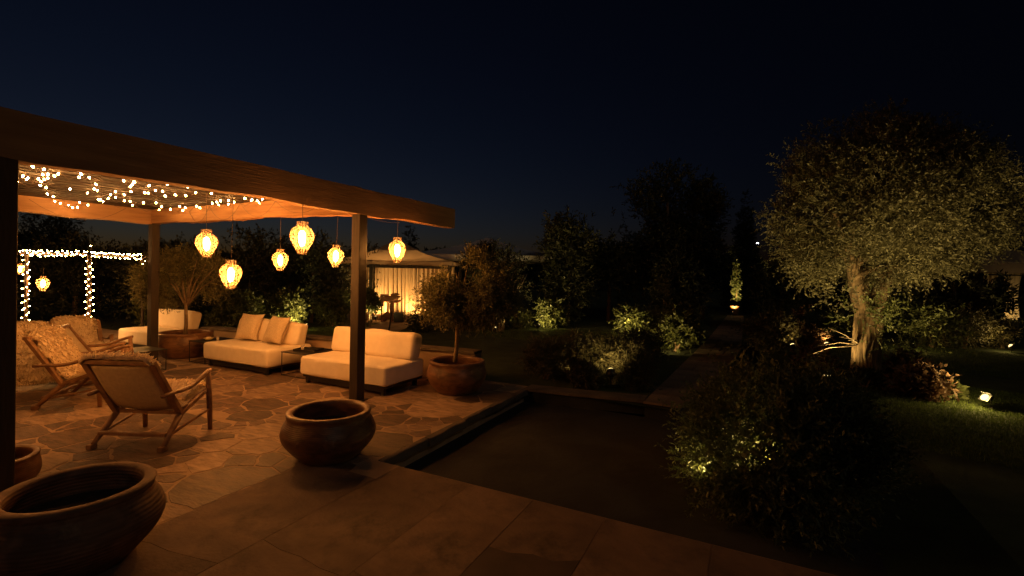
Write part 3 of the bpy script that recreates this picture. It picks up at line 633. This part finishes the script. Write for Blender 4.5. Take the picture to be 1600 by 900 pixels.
for (u,v,z) in ((-.35,-.1,2.0),(.42,.05,2.05),(.1,.35,2.2)):
    x,y = uv(u,v); x2,y2 = uv(u*2.2,v*2.4); lm.tube([(0.02,0,1.0),(x*.5,y*.5,1.45),(x,y,z),(x2,y2,z+.9),(x2*1.2,y2*1.2,z+1.3)], [.16,.14,.10,.05,.02], 10)
    for k in range(9):
        b = rr.choice(blobs); e = Vector(b[:3])+Vector((rr.uniform(-.55,.55)*b[3],rr.uniform(-.55,.55)*b[4],rr.uniform(-.5,.5)*b[5])); s_ = Vector((x,y,z))+Vector((rr.uniform(-.1,.1),rr.uniform(-.1,.1),rr.uniform(-.3,.6)))
        lm.tube([s_, s_+(e-s_)*.5+Vector((0,0,.15)), e], [.05,.028,.008], 6)
lm.build('limbs','bark',bt,True)
foliage('crown', blobs, 15500, 13, .30, .056, .022, 'oakleaf', bt, up=.25, rnd=.75, shell=.45, gap=-.95, gscale=3.8)
sp = [(*uv(.75,-.15),1.05,.50,.50,.20),(*uv(1.25,-.1),.98,.38,.38,.18),(*uv(.35,-.25),.90,.25,.25,.28),(*uv(-.25,-.2),1.25,.30,.30,.25)]
foliage('low_sprouts', sp, 230, 14, .46, .075, .030, 'green', bt, up=.2, rnd=.5, shell=.6)
ds = MB()
for (e,zz) in ((uv(-1.05,-.25),.62),(uv(-.85,-.2),.95),(uv(-.7,-.3),.80),(uv(-.45,-.15),.72),(uv(-1.3,-.1),.35)):
    ds.tube([(-.10,-.1,.62),(e[0]*.55,e[1]*.55,.62+(zz-.62)*.4+.06),(e[0],e[1],zz)], [.014,.010,.004], 5)
ds.build('bare_twigs','palestem',bt,True)

# ---- dark trees and hedges that close the garden
def dark_tree(name, x, y, wd, top, label, seed, base=.35, n=900, cat='tree', group='dark trees behind the garden', mt='dark', cone=False, leaf=(.14,.05), trunk=.10, gap=-.2):
    root = empty(name, (x,y,LZ), 0, label, cat, group); rr = random.Random(seed); r = wd/2; top = top-LZ
    z0 = base; B = []
    if cone:
        for t in np.linspace(0,.92,7): B.append((0,0,z0+(top-z0)*t,r*(1-t)*.95+.05,r*(1-t)*.95+.05,(top-z0)*.10))
    else:
        B.append((0,0,z0+(top-z0)*.5,r*.8,r*.8,(top-z0)*.5))
        for k in range(9):
            a = rr.uniform(0,6.28); q = rr.uniform(.3,.62)*r; zz = z0+(top-z0)*rr.uniform(.22,.82); B.append((q*math.cos(a),q*math.sin(a),zz,r*rr.uniform(.3,.5),r*rr.uniform(.3,.5),min((top-zz)*.95,(top-z0)*rr.uniform(.14,.25))))
    MB().tube([(0,0,0),(.03,.02,z0+(top-z0)*.3),(0,.03,z0+(top-z0)*.7)], [trunk,trunk*.8,trunk*.3], 8).build('trunk','bark',root,True)
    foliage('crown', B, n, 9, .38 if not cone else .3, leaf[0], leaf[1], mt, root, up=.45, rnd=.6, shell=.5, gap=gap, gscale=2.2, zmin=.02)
    return root
DT = [('evergreen_tree',-18.6,7.2,3.4,2.6,'dark evergreen tree behind the arbour at the far left','g'),
      ('evergreen_tree',-15.9,8.5,3.2,2.55,'dark evergreen tree behind the far-left olive tree','g'),
      ('evergreen_tree',-14.1,9.9,2.9,3.0,'tall dark evergreen above the left potted olive tree','g'),
      ('evergreen_tree',-13.3,11.5,2.8,2.85,'dark evergreen behind the highest lanterns','g'),
      ('evergreen_tree',-13.2,13.6,2.2,2.7,'dark evergreen just left of the curtained tent','g'),
      ('cypress_tree',-15.3,19.2,1.5,4.2,'narrow dark tree top showing above the curtained tent','g'),
      ('evergreen_tree',-5.9,16.4,2.6,3.9,'dark rounded tree left of the tallest tree, behind the lit shrubs','g'),
      ('evergreen_tree',-4.9,18.2,2.6,4.15,'dark tree directly left of the tallest tree','g'),
      ('tall_tree',-3.05,19.9,4.3,6.5,'tallest dark tree in the middle of the garden skyline','g'),
      ('tall_tree',-1.85,21.4,2.4,5.8,'dark tree forming the right shoulder of the tallest tree','g'),
      ('conifer_tree',-.35,29.0,2.3,6.3,'dark pointed conifer right of the tallest tree','g'),
      ('evergreen_tree',1.9,25.5,2.6,3.7,'dark low tree behind the left side of the big lit tree','g'),
      ('evergreen_tree',5.4,18.6,2.7,2.45,'dark round shrub tree behind the right lawn, under the big crown','g'),
      ('evergreen_tree',-26.5,9.4,2.2,4.3,'distant dark tree showing below the left pergola beam','g'),
      ('evergreen_tree',-22.5,10.8,3.0,2.8,'distant dark tree behind the arbour lights','g'),
      ('evergreen_tree',3.4,22.4,3.2,3.0,'dark tree behind the trunk of the big lit tree','g'),
      ('evergreen_tree',.95,19.2,2.3,2.9,'dark tree right of the far end of the walkway','g'),
      ('evergreen_tree',-2.2,17.2,1.7,2.6,'dark bushy tree left of the far end of the walkway','g'),
      ]
for i,(nm,x,y,wd,top,lab,_) in enumerate(DT):
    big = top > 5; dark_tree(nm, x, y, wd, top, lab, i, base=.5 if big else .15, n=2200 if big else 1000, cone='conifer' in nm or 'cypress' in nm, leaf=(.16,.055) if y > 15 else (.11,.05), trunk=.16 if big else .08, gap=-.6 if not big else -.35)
for i in range(16):   # distant tree belt
    a = R(70+i*7.0); d = 60+8*math.sin(i*2.3); x = d*math.cos(a)*1.2; y = d*math.sin(a)
    dark_tree('distant_tree', x, y, 13+3*math.sin(i*1.7), 3.9+1.0*math.sin(i*3.1), 'distant dark tree on the horizon, number %s from the right' % ['one','two','three','four','five','six','seven','eight','nine','ten','eleven','twelve','thirteen','fourteen','fifteen','sixteen'][i], 50+i, base=.2, n=420, group='distant trees along the horizon', leaf=(.6,.3), trunk=.3, gap=-2)
# multi-stemmed small tree with pale stems
ms = empty('multi_stem_tree', (-6.95,13.2,LZ), 0, 'small tree with several pale slender stems left of the lit shrubs', 'tree')
for k in range(7):
    a = k*.9; e = uv(.10+.32*math.cos(a)+.18*(k % 2),.3*math.sin(a)); b = uv(.09*math.cos(a),.09*math.sin(a))
    MB().tube([(b[0],b[1],0),(b[0]*1.3+.03*math.sin(k),b[1]*1.3,.5),(e[0]*.6,e[1]*.6,.95),(e[0]*1.3,e[1]*1.3,1.4),(e[0]*1.7,e[1]*1.7,1.8)], [.030,.026,.024,.017,.008], 6).build('stem','palestem',ms,True)
foliage('crown', [(0,0,1.95,.9,.9,.5),(*uv(-.5,0),2.1,.6,.6,.45),(*uv(.4,0),1.75,.6,.6,.4),(*uv(.55,-.2),1.35,.35,.35,.25),(*uv(-.2,.2),2.35,.6,.6,.3)], 1000, 10, .3, .09, .03, 'dark', ms, up=.3, gap=-.3)

# ---- shrubs
def shrub(x, y, wd, top, label, mt='green', n=260, leaf=(.085,.038), per=10, tl=.3, up=.5, name='shrub', group='garden shrubs', z0=LZ, stems=True, shell=.5, gap=-.5, dep=None, rnd=.6):
    root = empty(name, (x,y,z0), 0, label, 'shrub', group); r = wd/2; h = top-z0; rr = random.Random(int(x*100+y*10)); B = []
    tlw = min(tl, r*.6); rr_ = r-tlw*.45
    for k in range(7):
        a = rr.uniform(0,6.28); q = rr.uniform(0,.55)*rr_; zz = h*rr.uniform(.28,.62); B.append((q*math.cos(a),q*math.sin(a),zz,rr_*rr.uniform(.4,.6),rr_*rr.uniform(.4,.6),h*rr.uniform(.22,.34)))
    if stems:
        sm = MB()
        for k in range(9):
            b = rr.choice(B); sm.tube([(rr.uniform(-.05,.05),rr.uniform(-.05,.05),0),(b[0]*.6,b[1]*.6,b[2]*.6),(b[0],b[1],b[2]+b[5]*.7)], [.014,.009,.003], 5)
        sm.build('stems','twig',root)
    foliage('leaves', B, n, per, tlw, leaf[0], leaf[1], mt, root, up=up, shell=shell, gap=gap, gscale=4, zmin=.01, rnd=rnd)
    return root
SH = [(-13.9,8.75,1.7,1.35,'leafy shrub behind the left potted olive tree','green'),(-12.95,9.15,1.6,1.30,'leafy shrub behind the left end of the cushioned sofa','green'),
      (-12.5,9.95,1.5,1.22,'brightly lit shrub behind the cushioned sofa, left of its garden light','green'),(-11.95,11.2,1.5,1.25,'leafy shrub behind the sofas, right of the garden light','green'),
      (-15.0,7.7,1.6,1.2,'leafy shrub beside the far-left post','green'),
      (-10.75,11.6,.75,1.20,'yellow-lit shrub at the left side of the curtained tent, behind the front post','green'),(-8.85,11.9,1.2,.80,'dark low shrub in front of the curtained tent','dark'),
      (-8.0,12.6,.9,.7,'small dark shrub under the right olive tree','dark'),
      (-5.95,15.1,1.35,.98,'lit yellow-green shrub behind the garden light nearest the pale-stemmed tree','green'),(-6.75,14.2,.9,.62,'dim low shrub left of the lit yellow-green shrub','green'),
      (-3.35,14.9,1.25,.80,'pale lit shrub behind the garden light in the middle of the lawn','green'),(-2.75,15.6,.9,.75,'feathery lit shrub right of the middle garden light','rosemary'),(-2.6,16.7,1.2,1.85,'tall dim shrub behind the middle garden light','rosemary'),
      (-1.62,12.2,1.15,.98,'bright green shrub beside the walkway','green'),(-2.2,10.6,1.5,.62,'dark low shrub left of the walkway','dark'),(-1.75,13.6,1.2,.9,'dark shrub by the walkway beyond the bright green shrub','dark'),
      (.35,13.3,1.2,.98,'dim feathery shrub right of the walkway','rosemary'),(.75,14.3,.95,.85,'warm-lit feathery shrub right of the walkway','rosemary'),(1.35,15.0,1.1,1.0,'warm-lit leafy shrub left of the big trunk','red'),(2.1,15.4,1.0,.85,'dim leafy shrub behind the big trunk','green'),
      (1.2,11.4,.7,.34,'low russet shrub at the left of the big tree trunk','red'),(2.7,11.4,.8,.32,'low russet shrub just right of the big tree trunk','red'),
      (2.38,9.62,.80,.36,'russet lit shrub in front of the big tree trunk','red'),(2.75,9.75,.45,.16,'low green shrub beside the nearest garden spotlight','green'),(1.75,9.9,.6,.16,'dark low shrub in front of the big tree trunk','dark'),
      (5.25,17.2,1.7,1.05,'twiggy lit shrub behind the right lawn','rosemary'),(4.45,16.9,1.2,.9,'dim shrub behind the right lawn light','rosemary'),(6.2,17.8,1.3,1.0,'dim shrub near the right edge of the lawn','rosemary')]
for a in SH:
    far = a[1] > 12; shrub(*a, n=520 if a[2] > 1 else 340, leaf=(.10,.05) if a[5] in ('green','red') else (.09,.022))
# rosemary bed in front of the lawn, one plant after another
for i,(x,y,wd,top,lab) in enumerate([(-3.15,7.75,.9,.58,'leftmost feathery shrub of the bed behind the court wall'),(-2.6,7.75,1.0,.64,'second feathery shrub from the left behind the court wall'),(-2.05,7.95,1.0,.66,'feathery shrub behind the bed light, middle of the bed'),(-1.66,7.75,.75,.64,'rightmost feathery shrub of the bed, by the walkway'),(-2.35,7.45,.6,.32,'low leafy plant in front of the bed, just behind the court wall'),(-2.9,8.5,1.2,.5,'feathery shrub at the back left of the bed'),(-2.05,8.7,1.1,.5,'feathery shrub at the back right of the bed')]):
    shrub(x,y,wd,top,lab,'rosemary',800,(.075,.014) if i != 4 else (.06,.03),14,.34,1.0,'feathery_shrub','feathery shrubs of the bed',rnd=.35)
# the large bush on the right, in the sunken level
bb = empty('juniper_bush', (.26,4.72,DROP), 0, 'large dark feathery bush in front right, lit along its left edge', 'bush')
B = []
for u,v,z,r,rz in ((0,0,.60,.74,.56),(.0,0,.62,.70,.54),(-.55,-.05,.80,.20,.30),(.45,.1,.85,.26,.30),(-.15,.1,1.12,.24,.22),(.25,0,1.10,.26,.22),(-.72,-.1,.42,.16,.24),(-.35,.05,1.08,.16,.22)): B.append((*(q*.95 for q in uv(u,v)),z*.86,r*.86,r*.86,rz*.84))
foliage('leaves', B, 4200, 16, .32, .048, .017, 'green', bb, up=.55, rnd=.55, shell=.2, gap=-1.9, gscale=4, zmin=.01)
sm = MB(); rr = random.Random(9)
for k in range(14):
    b = rr.choice(B); sm.tube([(rr.uniform(-.12,.12),rr.uniform(-.12,.12),0),(b[0]*.6,b[1]*.6,b[2]*.6),(b[0]+rr.uniform(-.1,.1),b[1]+rr.uniform(-.1,.1),b[2]+b[5]*.5)], [.011,.007,.002], 5)
sm.build('stems','twig',bb)

# ---- garden spotlights
def spot(x, y, z, target, power, label, cone=110, face=None, r=.06, name='garden_spotlight', lens='lens', hood=False, flood=False, spill=0, blend=.7, size=.04, group='garden spotlights', lc=SPOTC):
    root = empty(name, (x,y,z), 0, label, 'garden light', group)
    if flood:
        pv = Vector((-.72,-.34,.60)).normalized(); q = pv.to_track_quat('Z','Y'); h = Vector((0,0,.17))
        for nm_, mb_, mt_ in (('head', MB().box((-.075,-.055,-.045),(.075,.055,.0)), 'fitting'), ('lens', MB().lathe([(.052,.001),(.050,.012),(.03,.022),(.0001,.026)], 18), lens), ('visor', MB().box((-.075,.056,-.045),(.075,.062,.04)), 'fitting')):
            o_ = mb_.build(nm_, mt_, root, bevel=.004); o_.location = h; o_.rotation_mode = 'QUATERNION'; o_.rotation_quaternion = q
        MB().tube([(.02,.11,.17),(.06,.12,.04),(.06,-.12,.04),(.02,-.11,.17)], .007, 6).build('bracket','fitting',root); MB().tube([(.06,0,0),(.06,0,.05)], .012, 6).build('stake','fitting',root)
        light('spill_lamp', 'POINT', h+pv*.10, 18, lc, root, .05)
        light('lamp', 'SPOT', h+pv*.06, power, lc, root, size, Vector(target)-Vector((x,y,z)), cone, blend)
        return root
    T = Vector(target)-Vector((x,y,z)); d = T.normalized(); h = Vector((0,0,.16)); q = d.to_track_quat('Z','Y')
    MB().tube([(0,0,0),(0,0,.11)], .010, 6).build('stake','fitting',root)
    hd = MB().lathe([(.0001,-.09),(r*.7,-.085),(r,-.05),(r*1.08,.0),(r*1.12,.012),(r*.98,.014),(r*.95,.0)], 18).build('head','fitting',root,True); hd.location = h; hd.rotation_mode = 'QUATERNION'; hd.rotation_quaternion = q
    if hood:
        hh = MB().lathe([(r*1.12,.0),(r*1.2,.13),(r*1.14,.13),(r*1.05,.0)], 18).build('hood','fitting',root,True); hh.location = h; hh.rotation_mode = 'QUATERNION'; hh.rotation_quaternion = q
    ln_ = MB().lathe([(r*.94,.004),(r*.92,r*.35),(r*.72,r*.7),(r*.4,r*.92),(.0001,r)], 14).build('lens',lens,root,True); ln_.location = h; ln_.rotation_mode = 'QUATERNION'; ln_.rotation_quaternion = q
    MB().bar((-r*1.2,0,.09),(r*1.2,0,.09),.012,.006).build('bracket','fitting',root)
    if spill: light('spill_lamp', 'POINT', h+d*(r+.07), spill, lc, root, .03)
    light('lamp', 'SPOT', h+d*(.14 if hood else r+.055), power, lc, root, size, h+d*2, cone, blend)
    return root
def tgt(x,y,z): return (x,y,z)
spot(-11.6,9.9,LZ,(-12.6,9.75,.6),170,'garden light glowing between the two sofas, in the shrubs',120,spill=4)
spot(-6.02,14.0,LZ,(-5.85,15.0,.5),80,'garden light beside the lit yellow-green shrub',120,spill=3)
spot(-3.2,13.85,LZ,(-3.25,14.9,.45),80,'garden light in the middle of the lawn, in front of the pale shrub',120,spill=3)
spot(-1.88,7.2,LZ+.20,(-2.1,7.75,.6),22,'garden light low in the feathery bed behind the court wall',150)
spot(-2.55,7.45,LZ,(-2.75,7.6,.6),8,'added light hidden at the left of the feathery bed',150,r=.03)  # extra lamp, added to spread light across the bed
spot(3.05,9.25,LZ,(1.9,10.5,4.1),230,'nearest garden spotlight, on the right lawn, aimed at the big tree',112,r=.065,blend=.9,lens='lens_hot',flood=True)
spot(3.75,15.6,LZ,(3.9,16.4,.6),20,'garden light on the lawn directly right of the big trunk',130,r=.055,spill=5)
spot(6.1,17.0,LZ,(5.5,17.3,.6),26,'garden light at the far right edge of the lawn',130,r=.055,spill=5)
spot(-1.85,11.2,LZ,(-1.6,12.2,.45),40,'hidden garden light under the bright green shrub by the walkway',130)
spot(.95,13.7,LZ,(.7,14.2,.6),24,'small added light hidden under the warm-lit shrub right of the walkway',130)  # added lamp, stands in for an unseen source warming this shrub
spot(1.75,14.5,LZ,(1.5,15.0,.7),28,'small added light hidden left of the big trunk',130)  # added lamp without a visible source, lights the leafy shrub
spot(-10.75,11.2,LZ,(-10.8,11.7,.7),50,'garden light under the yellow-lit shrub beside the curtained tent',130)
spot(-6.72,12.45,LZ,(-6.85,13.2,.85),150,'added garden light hidden below the pale-stemmed tree',110)  # concealed lamp added to brighten the pale stems
spot(.26,4.42,DROP+.30,(-.3,4.55,.45),20,'small light glinting inside the large front bush',140,r=.02)
spot(-.30,4.50,DROP+.06,(-.52,4.40,.45),15,'hidden light at the foot of the large front bush',160,r=.012)
spot(1.02,8.05,LZ,(1.95,10.9,3.6),400,'added spotlight hidden behind the large front bush, aimed at the big crown',80,r=.04,blend=.8)  # added out of sight to light the front of the crown evenly
# flat ground uplight beside the trunk
ul = empty('ground_uplight', (1.30,10.55,LZ), R(20), 'flat white ground light at the left foot of the big tree', 'garden light', 'garden spotlights')
MB().box((-.16,-.09,0),(.16,.09,.045)).build('housing','fitting',ul,bevel=.008); MB().box((-.09,-.04,.046),(.09,.04,.052)).build('lens','lens',ul)
light('lamp','SPOT',(0,0,.09),120,SPOTC,ul,.06,(.35,.05,2.0),120,.7)

# ---- grass blades where the lamps reach
def grass(name, cx, cy, rx, ry, n, lab):
    a = rng.uniform(0,6.283,n); q = np.sqrt(rng.uniform(0,1,n)); x = cx+rx*q*np.cos(a); y = cy+ry*q*np.sin(a)
    k = ~((x < CX1+.02) & (y < CY1+.02) & (x > CX0)) & ~((x > -1.35) & (x < .22)); x = x[k]; y = y[k]; N = len(x)
    P = np.stack([x,y,np.full(N,LZ-.004)],1); D = unit(np.stack([rng.normal(0,.35,N),rng.normal(0,.35,N),np.ones(N)],1))
    return tag(blades(name, P, D, rng.uniform(.02,.055,N), .006, 'grass', None, .3), lab, 'grass', kind='stuff')
grass('grass', 2.9, 8.7, 2.6, 2.3, 52000, 'short mown grass of the right lawn in front of the big tree')
grass('grass', 4.6, 14.6, 3.2, 2.2, 22000, 'short mown grass around the far right lawn lights')
grass('grass', -4.6, 13.3, 3.6, 1.6, 20000, 'short mown grass around the middle garden lights')
grass('grass', -10.6, 9.6, 2.0, 1.6, 14000, 'short mown grass behind the sofas')

# ---- curtained tent
def tent(loc, rz, x0, x1, y0, y1, zc, ze, apex, label, mt, group='tents in the garden', sub=10):
    root = empty('garden_tent', loc, rz, label, 'tent', group)
    cs = [(x0,y0),(x1,y0),(x1,y1),(x0,y1)]
    for i in range(4):
        a = Vector((*cs[i],zc)); b = Vector((*cs[(i+1) % 4],zc)); T = Vector(apex); mb = MB(); nn = sub
        rows = []
        for r_ in range(nn+1):
            f = r_/nn; row = []
            for c_ in range(nn+1):
                g_ = c_/nn; p = (a+(b-a)*g_)*(1-f)+T*f; p.z -= .16*math.sin(math.pi*f)*(1-.3*abs(2*g_-1)); p.z -= .03*math.sin(math.pi*g_)*(1-f); row.append(p)
            rows.append(row)
        for row in rows: mb.v += [tuple(p) for p in row]
        k = nn+1; mb.f = [(r_*k+c_,r_*k+c_+1,(r_+1)*k+c_+1,(r_+1)*k+c_) for r_ in range(nn) for c_ in range(nn)]
        mb.build('roof_panel',mt,root,True)
        vl = MB(); N = 40
        for c_ in range(N+1):
            p = a+(b-a)*(c_/N); s_ = -.03*math.sin(math.pi*c_/N); vl.v += [(p.x,p.y,p.z+s_-.004),(p.x,p.y,ze-.012*math.sin(c_*1.3)+s_*.4)]
        vl.f = [(2*c_,2*c_+2,2*c_+3,2*c_+1) for c_ in range(N)]; vl.build('valance',mt,root)
    for x,y in ((x0+1.16 if x1-x0 < 4.5 else x0+.1,y0+.12),(x1-.12,y0+.12),(x1-.12,y1-.12),(x0+.12,y1-.12)):
        MB().box((x-.06,y-.06,0),(x+.06,y+.06,ze+.04)).build('post','black',root)
    MB().bar((x0+.1,y0+.12,ze-.10),(x1-.1,y0+.12,ze-.10),.07,.07).build('rail','black',root)
    return root
tn = tent((-11.1,13.75,LZ), yaw, -2.25, 1.75, -.7, 3.0, 2.16, 2.04, (-.62,1.0,3.0), 'curtained garden tent glowing behind the right olive tree', 'canopy')
for (a,b) in ((-2.2,-1.28),(-1.2,.28),(.32,1.68)):
    cu = MB(); N = int((b-a)/.018); rows = 9
    for i in range(N+1):
        x = a+(b-a)*i/N; ph = x*44+1.3*math.sin(x*5)
        for k in range(rows):
            f = k/(rows-1); am = .035+.025*(1-f); cu.v.append((x+.012*math.sin(ph*.5+f*2), .25+am*math.sin(ph+.5*math.sin(f*3+x*3)), .03+1.93*f))
    cu.f = [(i*rows+k,(i+1)*rows+k,(i+1)*rows+k+1,i*rows+k+1) for i in range(N) for k in range(rows-1)]
    cu.build('curtain','curtain',tn,True)
MB().tube([(-2.2,.25,1.985),(1.68,.25,1.985)], .02, 6).build('curtain_rod','black',tn)
tent((-10.4,18.4,LZ), yaw, -2.9, 2.9, -2.9, 2.9, 2.5, 2.3, (0,0,3.35), 'unlit grey tent roof rising behind the curtained tent', 'canopy_grey')
def tl_(x,y,z=0): u_,v_ = uv(x,y); return (-11.1+u_, 13.75+v_, LZ+z)
# lights washing the curtain, sculpture, box
for (x,lab,pw_) in ((-1.02,'small light washing the left curtain of the tent',260),(.26,'small light hidden behind the black box, washing the curtain',180)):
    p = tl_(x,-.22); spot(p[0],p[1],p[2],tl_(x,.26,1.0),pw_,lab,150,r=.035,group='curtain lights',lc=(1,.5,.13))
sc_ = empty('driftwood_sculpture', tl_(-.42,-.35), yaw, 'weathered wooden sculpture on a slim leg before the curtain', 'sculpture')
MB().tube(smooth_curve([(-.36,0,.78),(-.22,.02,.80),(-.05,0,.82),(.12,-.02,.84),(.30,.0,.92)], 12), [.05,.10,.13,.14,.145,.14,.13,.12,.11,.09,.06,.03], 9, True, .8).build('body','drift',sc_,True)
MB().tube(smooth_curve([(0,0,.76),(.15,.02,.70),(.28,0,.74),(.40,.0,.84)], 9), [.07,.07,.06,.055,.05,.045,.035,.025,.012], 7).build('lower_branch','drift',sc_,True)
MB().tube(smooth_curve([(-.02,0,.92),(.1,.02,.99),(.28,.02,.985)], 8), [.07,.07,.06,.055,.05,.045,.035,.02], 7).build('upper_branch','drift',sc_,True)
MB().tube(smooth_curve([(0,0,0),(.03,0,.2),(-.02,0,.45),(.0,0,.74)], 10), [.06,.055,.05,.05,.055,.06,.07,.075,.08,.09], 8).build('leg','drift',sc_,True)
MB().box((-.40,-.03,.60),(-.30,.03,.98)).build('back_plate','drift',sc_); MB().box((-.37,-.02,.0),(-.33,.02,.60)).build('support','drift',sc_); MB().box((-.30,-.03,.90),(-.12,.03,.98)).build('arm','drift',sc_)
MB().tube(smooth_curve([(-.28,.05,.02),(-.22,.06,.22),(-.14,.03,.34),(-.08,.05,.1)], 10), [.05,.09,.11,.11,.10,.09,.09,.08,.07,.05], 8).build('root_knot','drift',sc_,True)
bx_ = empty('black_box', tl_(-.13,-.4), yaw, 'black square planter box right of the wooden sculpture', 'planter')
b_ = MB(); b_.add([(-.15,-.15,0),(.15,-.15,0),(.15,.15,0),(-.15,.15,0),(-.17,-.17,.33),(.17,-.17,.33),(.17,.17,.33),(-.17,.17,.33)],[(0,3,2,1),(0,1,5,4),(1,2,6,5),(2,3,7,6),(3,0,4,7),(4,5,6,7)]); b_.build('body','black',bx_)
MB().box((-.175,-.175,.331),(.175,.175,.35)).build('lid','coping',bx_)
pa = MB(); p0 = [(-.75,-.8),(.55,-.8),(.35,-4.6),(-.75,-4.6)]; q0 = [tl_(-1.6,.2),tl_(1.6,.2),tl_(1.6,-.8),tl_(-1.6,-.8)]
pa.add([(*tl_(x,y)[:2],LZ+.008) for x,y in p0],[(0,3,2,1)]); pa.add([(p[0],p[1],LZ+.012) for p in q0],[(0,3,2,1)])
tag(pa.build('tent_path','slab'), kind='structure')
for (a,b,lab) in (((-10.03,10.55,LZ),(-.10,.03,.42),'thin black garden stake leaning left, seen right of the front post'),((-9.25,10.7,LZ),(.10,0,.62),'thin black garden stake leaning right, in front of the tent path')):
    s_ = empty('garden_stake', a, 0, lab, 'stake', 'thin black stakes'); MB().tube([(0,0,0),(b[0]*.6,b[1]*.6,b[2]*.5),b], .022, 6).build('rod','black',s_); MB().tube([b,(b[0]*1.2-.02,b[1]*1.2,b[2]+.06)], [.022,.005], 6).build('tip','black',s_)

# ---- far right tent with pale curtains
t2 = tent((11.6,30.9,LZ), yaw, -2.2, 6, 0, 6, 2.72, 2.25, (2,3,3.6), 'dim tent with pale curtains at the right edge', 'canopy')
for a in (-2.05,-.9,.3):
    cu = MB(); b = a+.95; N = 50; rows = 6
    for i in range(N+1):
        x = a+(b-a)*i/N; ph = x*24
        for k in range(rows): f = k/(rows-1); cu.v.append((x-(.28*math.sin(f*math.pi)*(i/N-.5)),.3+.04*math.sin(ph+f),.03+2.2*f))
    cu.f = [(i*rows+k,(i+1)*rows+k,(i+1)*rows+k+1,i*rows+k+1) for i in range(N) for k in range(rows-1)]; cu.build('curtain','curtain',t2,True)
p = (11.0,30.0); spot(p[0],p[1],LZ,(11.0,31.4,1.0),40,'small added light hidden in front of the right-hand tent',150,group='curtain lights')  # unseen lamp added to lift the pale curtains

# ---- terracotta urn and column of creeper at the end of the walkway
ur = empty('terracotta_urn', (-.66,24.4,.012), 0, 'small brightly lit terracotta urn at the far end of the walkway', 'urn')
MB().lathe([(.13,0),(.15,.02),(.17,.2),(.20,.40),(.215,.42),(.19,.42),(.17,.38),(.0001,.36)], 24).build('body','terra',ur,True)
MB().lathe([(.17,.362),(.08,.372),(.0001,.37)], 16).build('soil','soil',ur)
cp = empty('creeper_column', (-.62,24.85,LZ), 0, 'tall narrow column of green creeper behind the urn', 'plant')
MB().tube([(0,0,0),(.02,0,1.2),(0,0,2.2)], .03, 6).build('stem','twig',cp)
foliage('leaves', [(0,0,z,.15+.03*math.sin(z*5),.15,.30) for z in np.arange(.35,2.5,.22)], 420, 8, .12, .075, .045, 'green', cp, up=.3, zmin=.01)
spot(-.72,23.75,.012,(-.62,24.85,1.9),520,'hidden light in front of the urn at the end of the walkway',105,r=.03)

# ---- light-wrapped arbour on the far left
ar = empty('light_arbour', (-12.07,4.91,0), 0, 'slender dark arbour at far left whose posts and rails are wrapped in lights', 'arbour')
AP = [(-12.07,4.91),(-13.52,4.44),(-12.95,6.3),(-14.3,5.8),(-15.0,3.95)]
for x,y in AP[:4]: MB().tube([(x+12.07,y-4.91,.004),(x+12.07,y-4.91,2.02)], .032, 8).build('post','post',ar)
for a,b in (((-15.2,3.9),(-12.0,4.93)),((-12.07,4.85),(-12.97,6.4)),((-13.48,4.3),(-14.35,5.9)),((-14.4,5.77),(-12.85,6.33))): MB().tube([(a[0]+12.07,a[1]-4.91,1.99),(b[0]+12.07,b[1]-4.91,1.99)], .026, 8).build('rail','post',ar)
s2 = empty('string_lights', (-12.07,4.91,1.9), 0, 'dense warm string lights wound around the far-left arbour', 'string lights')
wm = MB(); rr = random.Random(8); bm2 = bulb_mesh(.0095)
def wind(a, b, n, rad):
    a = Vector(a); b = Vector(b); pts = []
    for i in range(n):
        t = (i+rr.uniform(-.3,.3))/n; an = i*2.1+rr.uniform(-.5,.5); p = a+(b-a)*t; d = (b-a).normalized(); s_ = d.orthogonal().normalized(); u_ = d.cross(s_)
        p = p+(s_*math.cos(an)+u_*math.sin(an))*rad*rr.uniform(.7,1.3); pts.append(p)
        o = link('bulb', bm2, s2, p-Vector((-12.07,4.91,1.9))); o.rotation_euler = (rr.uniform(-2,2),rr.uniform(-2,2),0)
    wm.tube(pts, .003, 4, False)
wind((-15.0,3.96,1.99),(-12.07,4.91,2.0),92,.055); wind((-12.07,4.91,2.0),(-12.95,6.3,1.99),42,.055); wind((-12.07,4.91,1.85),(-12.07,4.91,.2),36,.06); wind((-13.52,4.44,1.85),(-13.52,4.44,.35),30,.06); wind((-12.95,6.3,1.95),(-12.95,6.3,1.62),5,.05)
wind((-12.07,4.91,2.05),(-12.02,4.91,2.22),2,.03)
wo = tag(wm.build('wire','wire',s2), kind='stuff'); wo.location = (12.07,-4.91,-1.9)
for (loc,s,lab) in (((-13.30,4.62,1.37),.85,'lantern hanging inside the far-left light arbour'),((-14.4,4.62,1.66),.66,'lantern at the left edge, half hidden by the nearest post'),((-12.95,6.22,1.45),.5,'tiny round lantern at the right end of the light arbour')):
    o = copy_tree(lan0); o.location = (loc[0],loc[1],loc[2]-.175*s); o.scale = (s,s,s); tag(o, lab, 'lantern', 'small lanterns of the arbour')
    for ch in o.children:
        if ch.name.startswith('cord'): ch.scale = (1,1,1)
# ---- distant lamp beyond the trees
dl = empty('distant_lamp', (.60,67.3,-.05), 0, 'tiny white lamp far away between the trees left of the big crown', 'street lamp')
MB().tube([(0,0,0),(0,0,5.85)], .05, 6).build('pole','fitting',dl); MB().lathe([(.0001,-.14),(.12,-.08),(.16,0),(.12,.08),(.0001,.14)], 12).build('lamp_globe','white',dl,True,loc=(0,0,5.98));
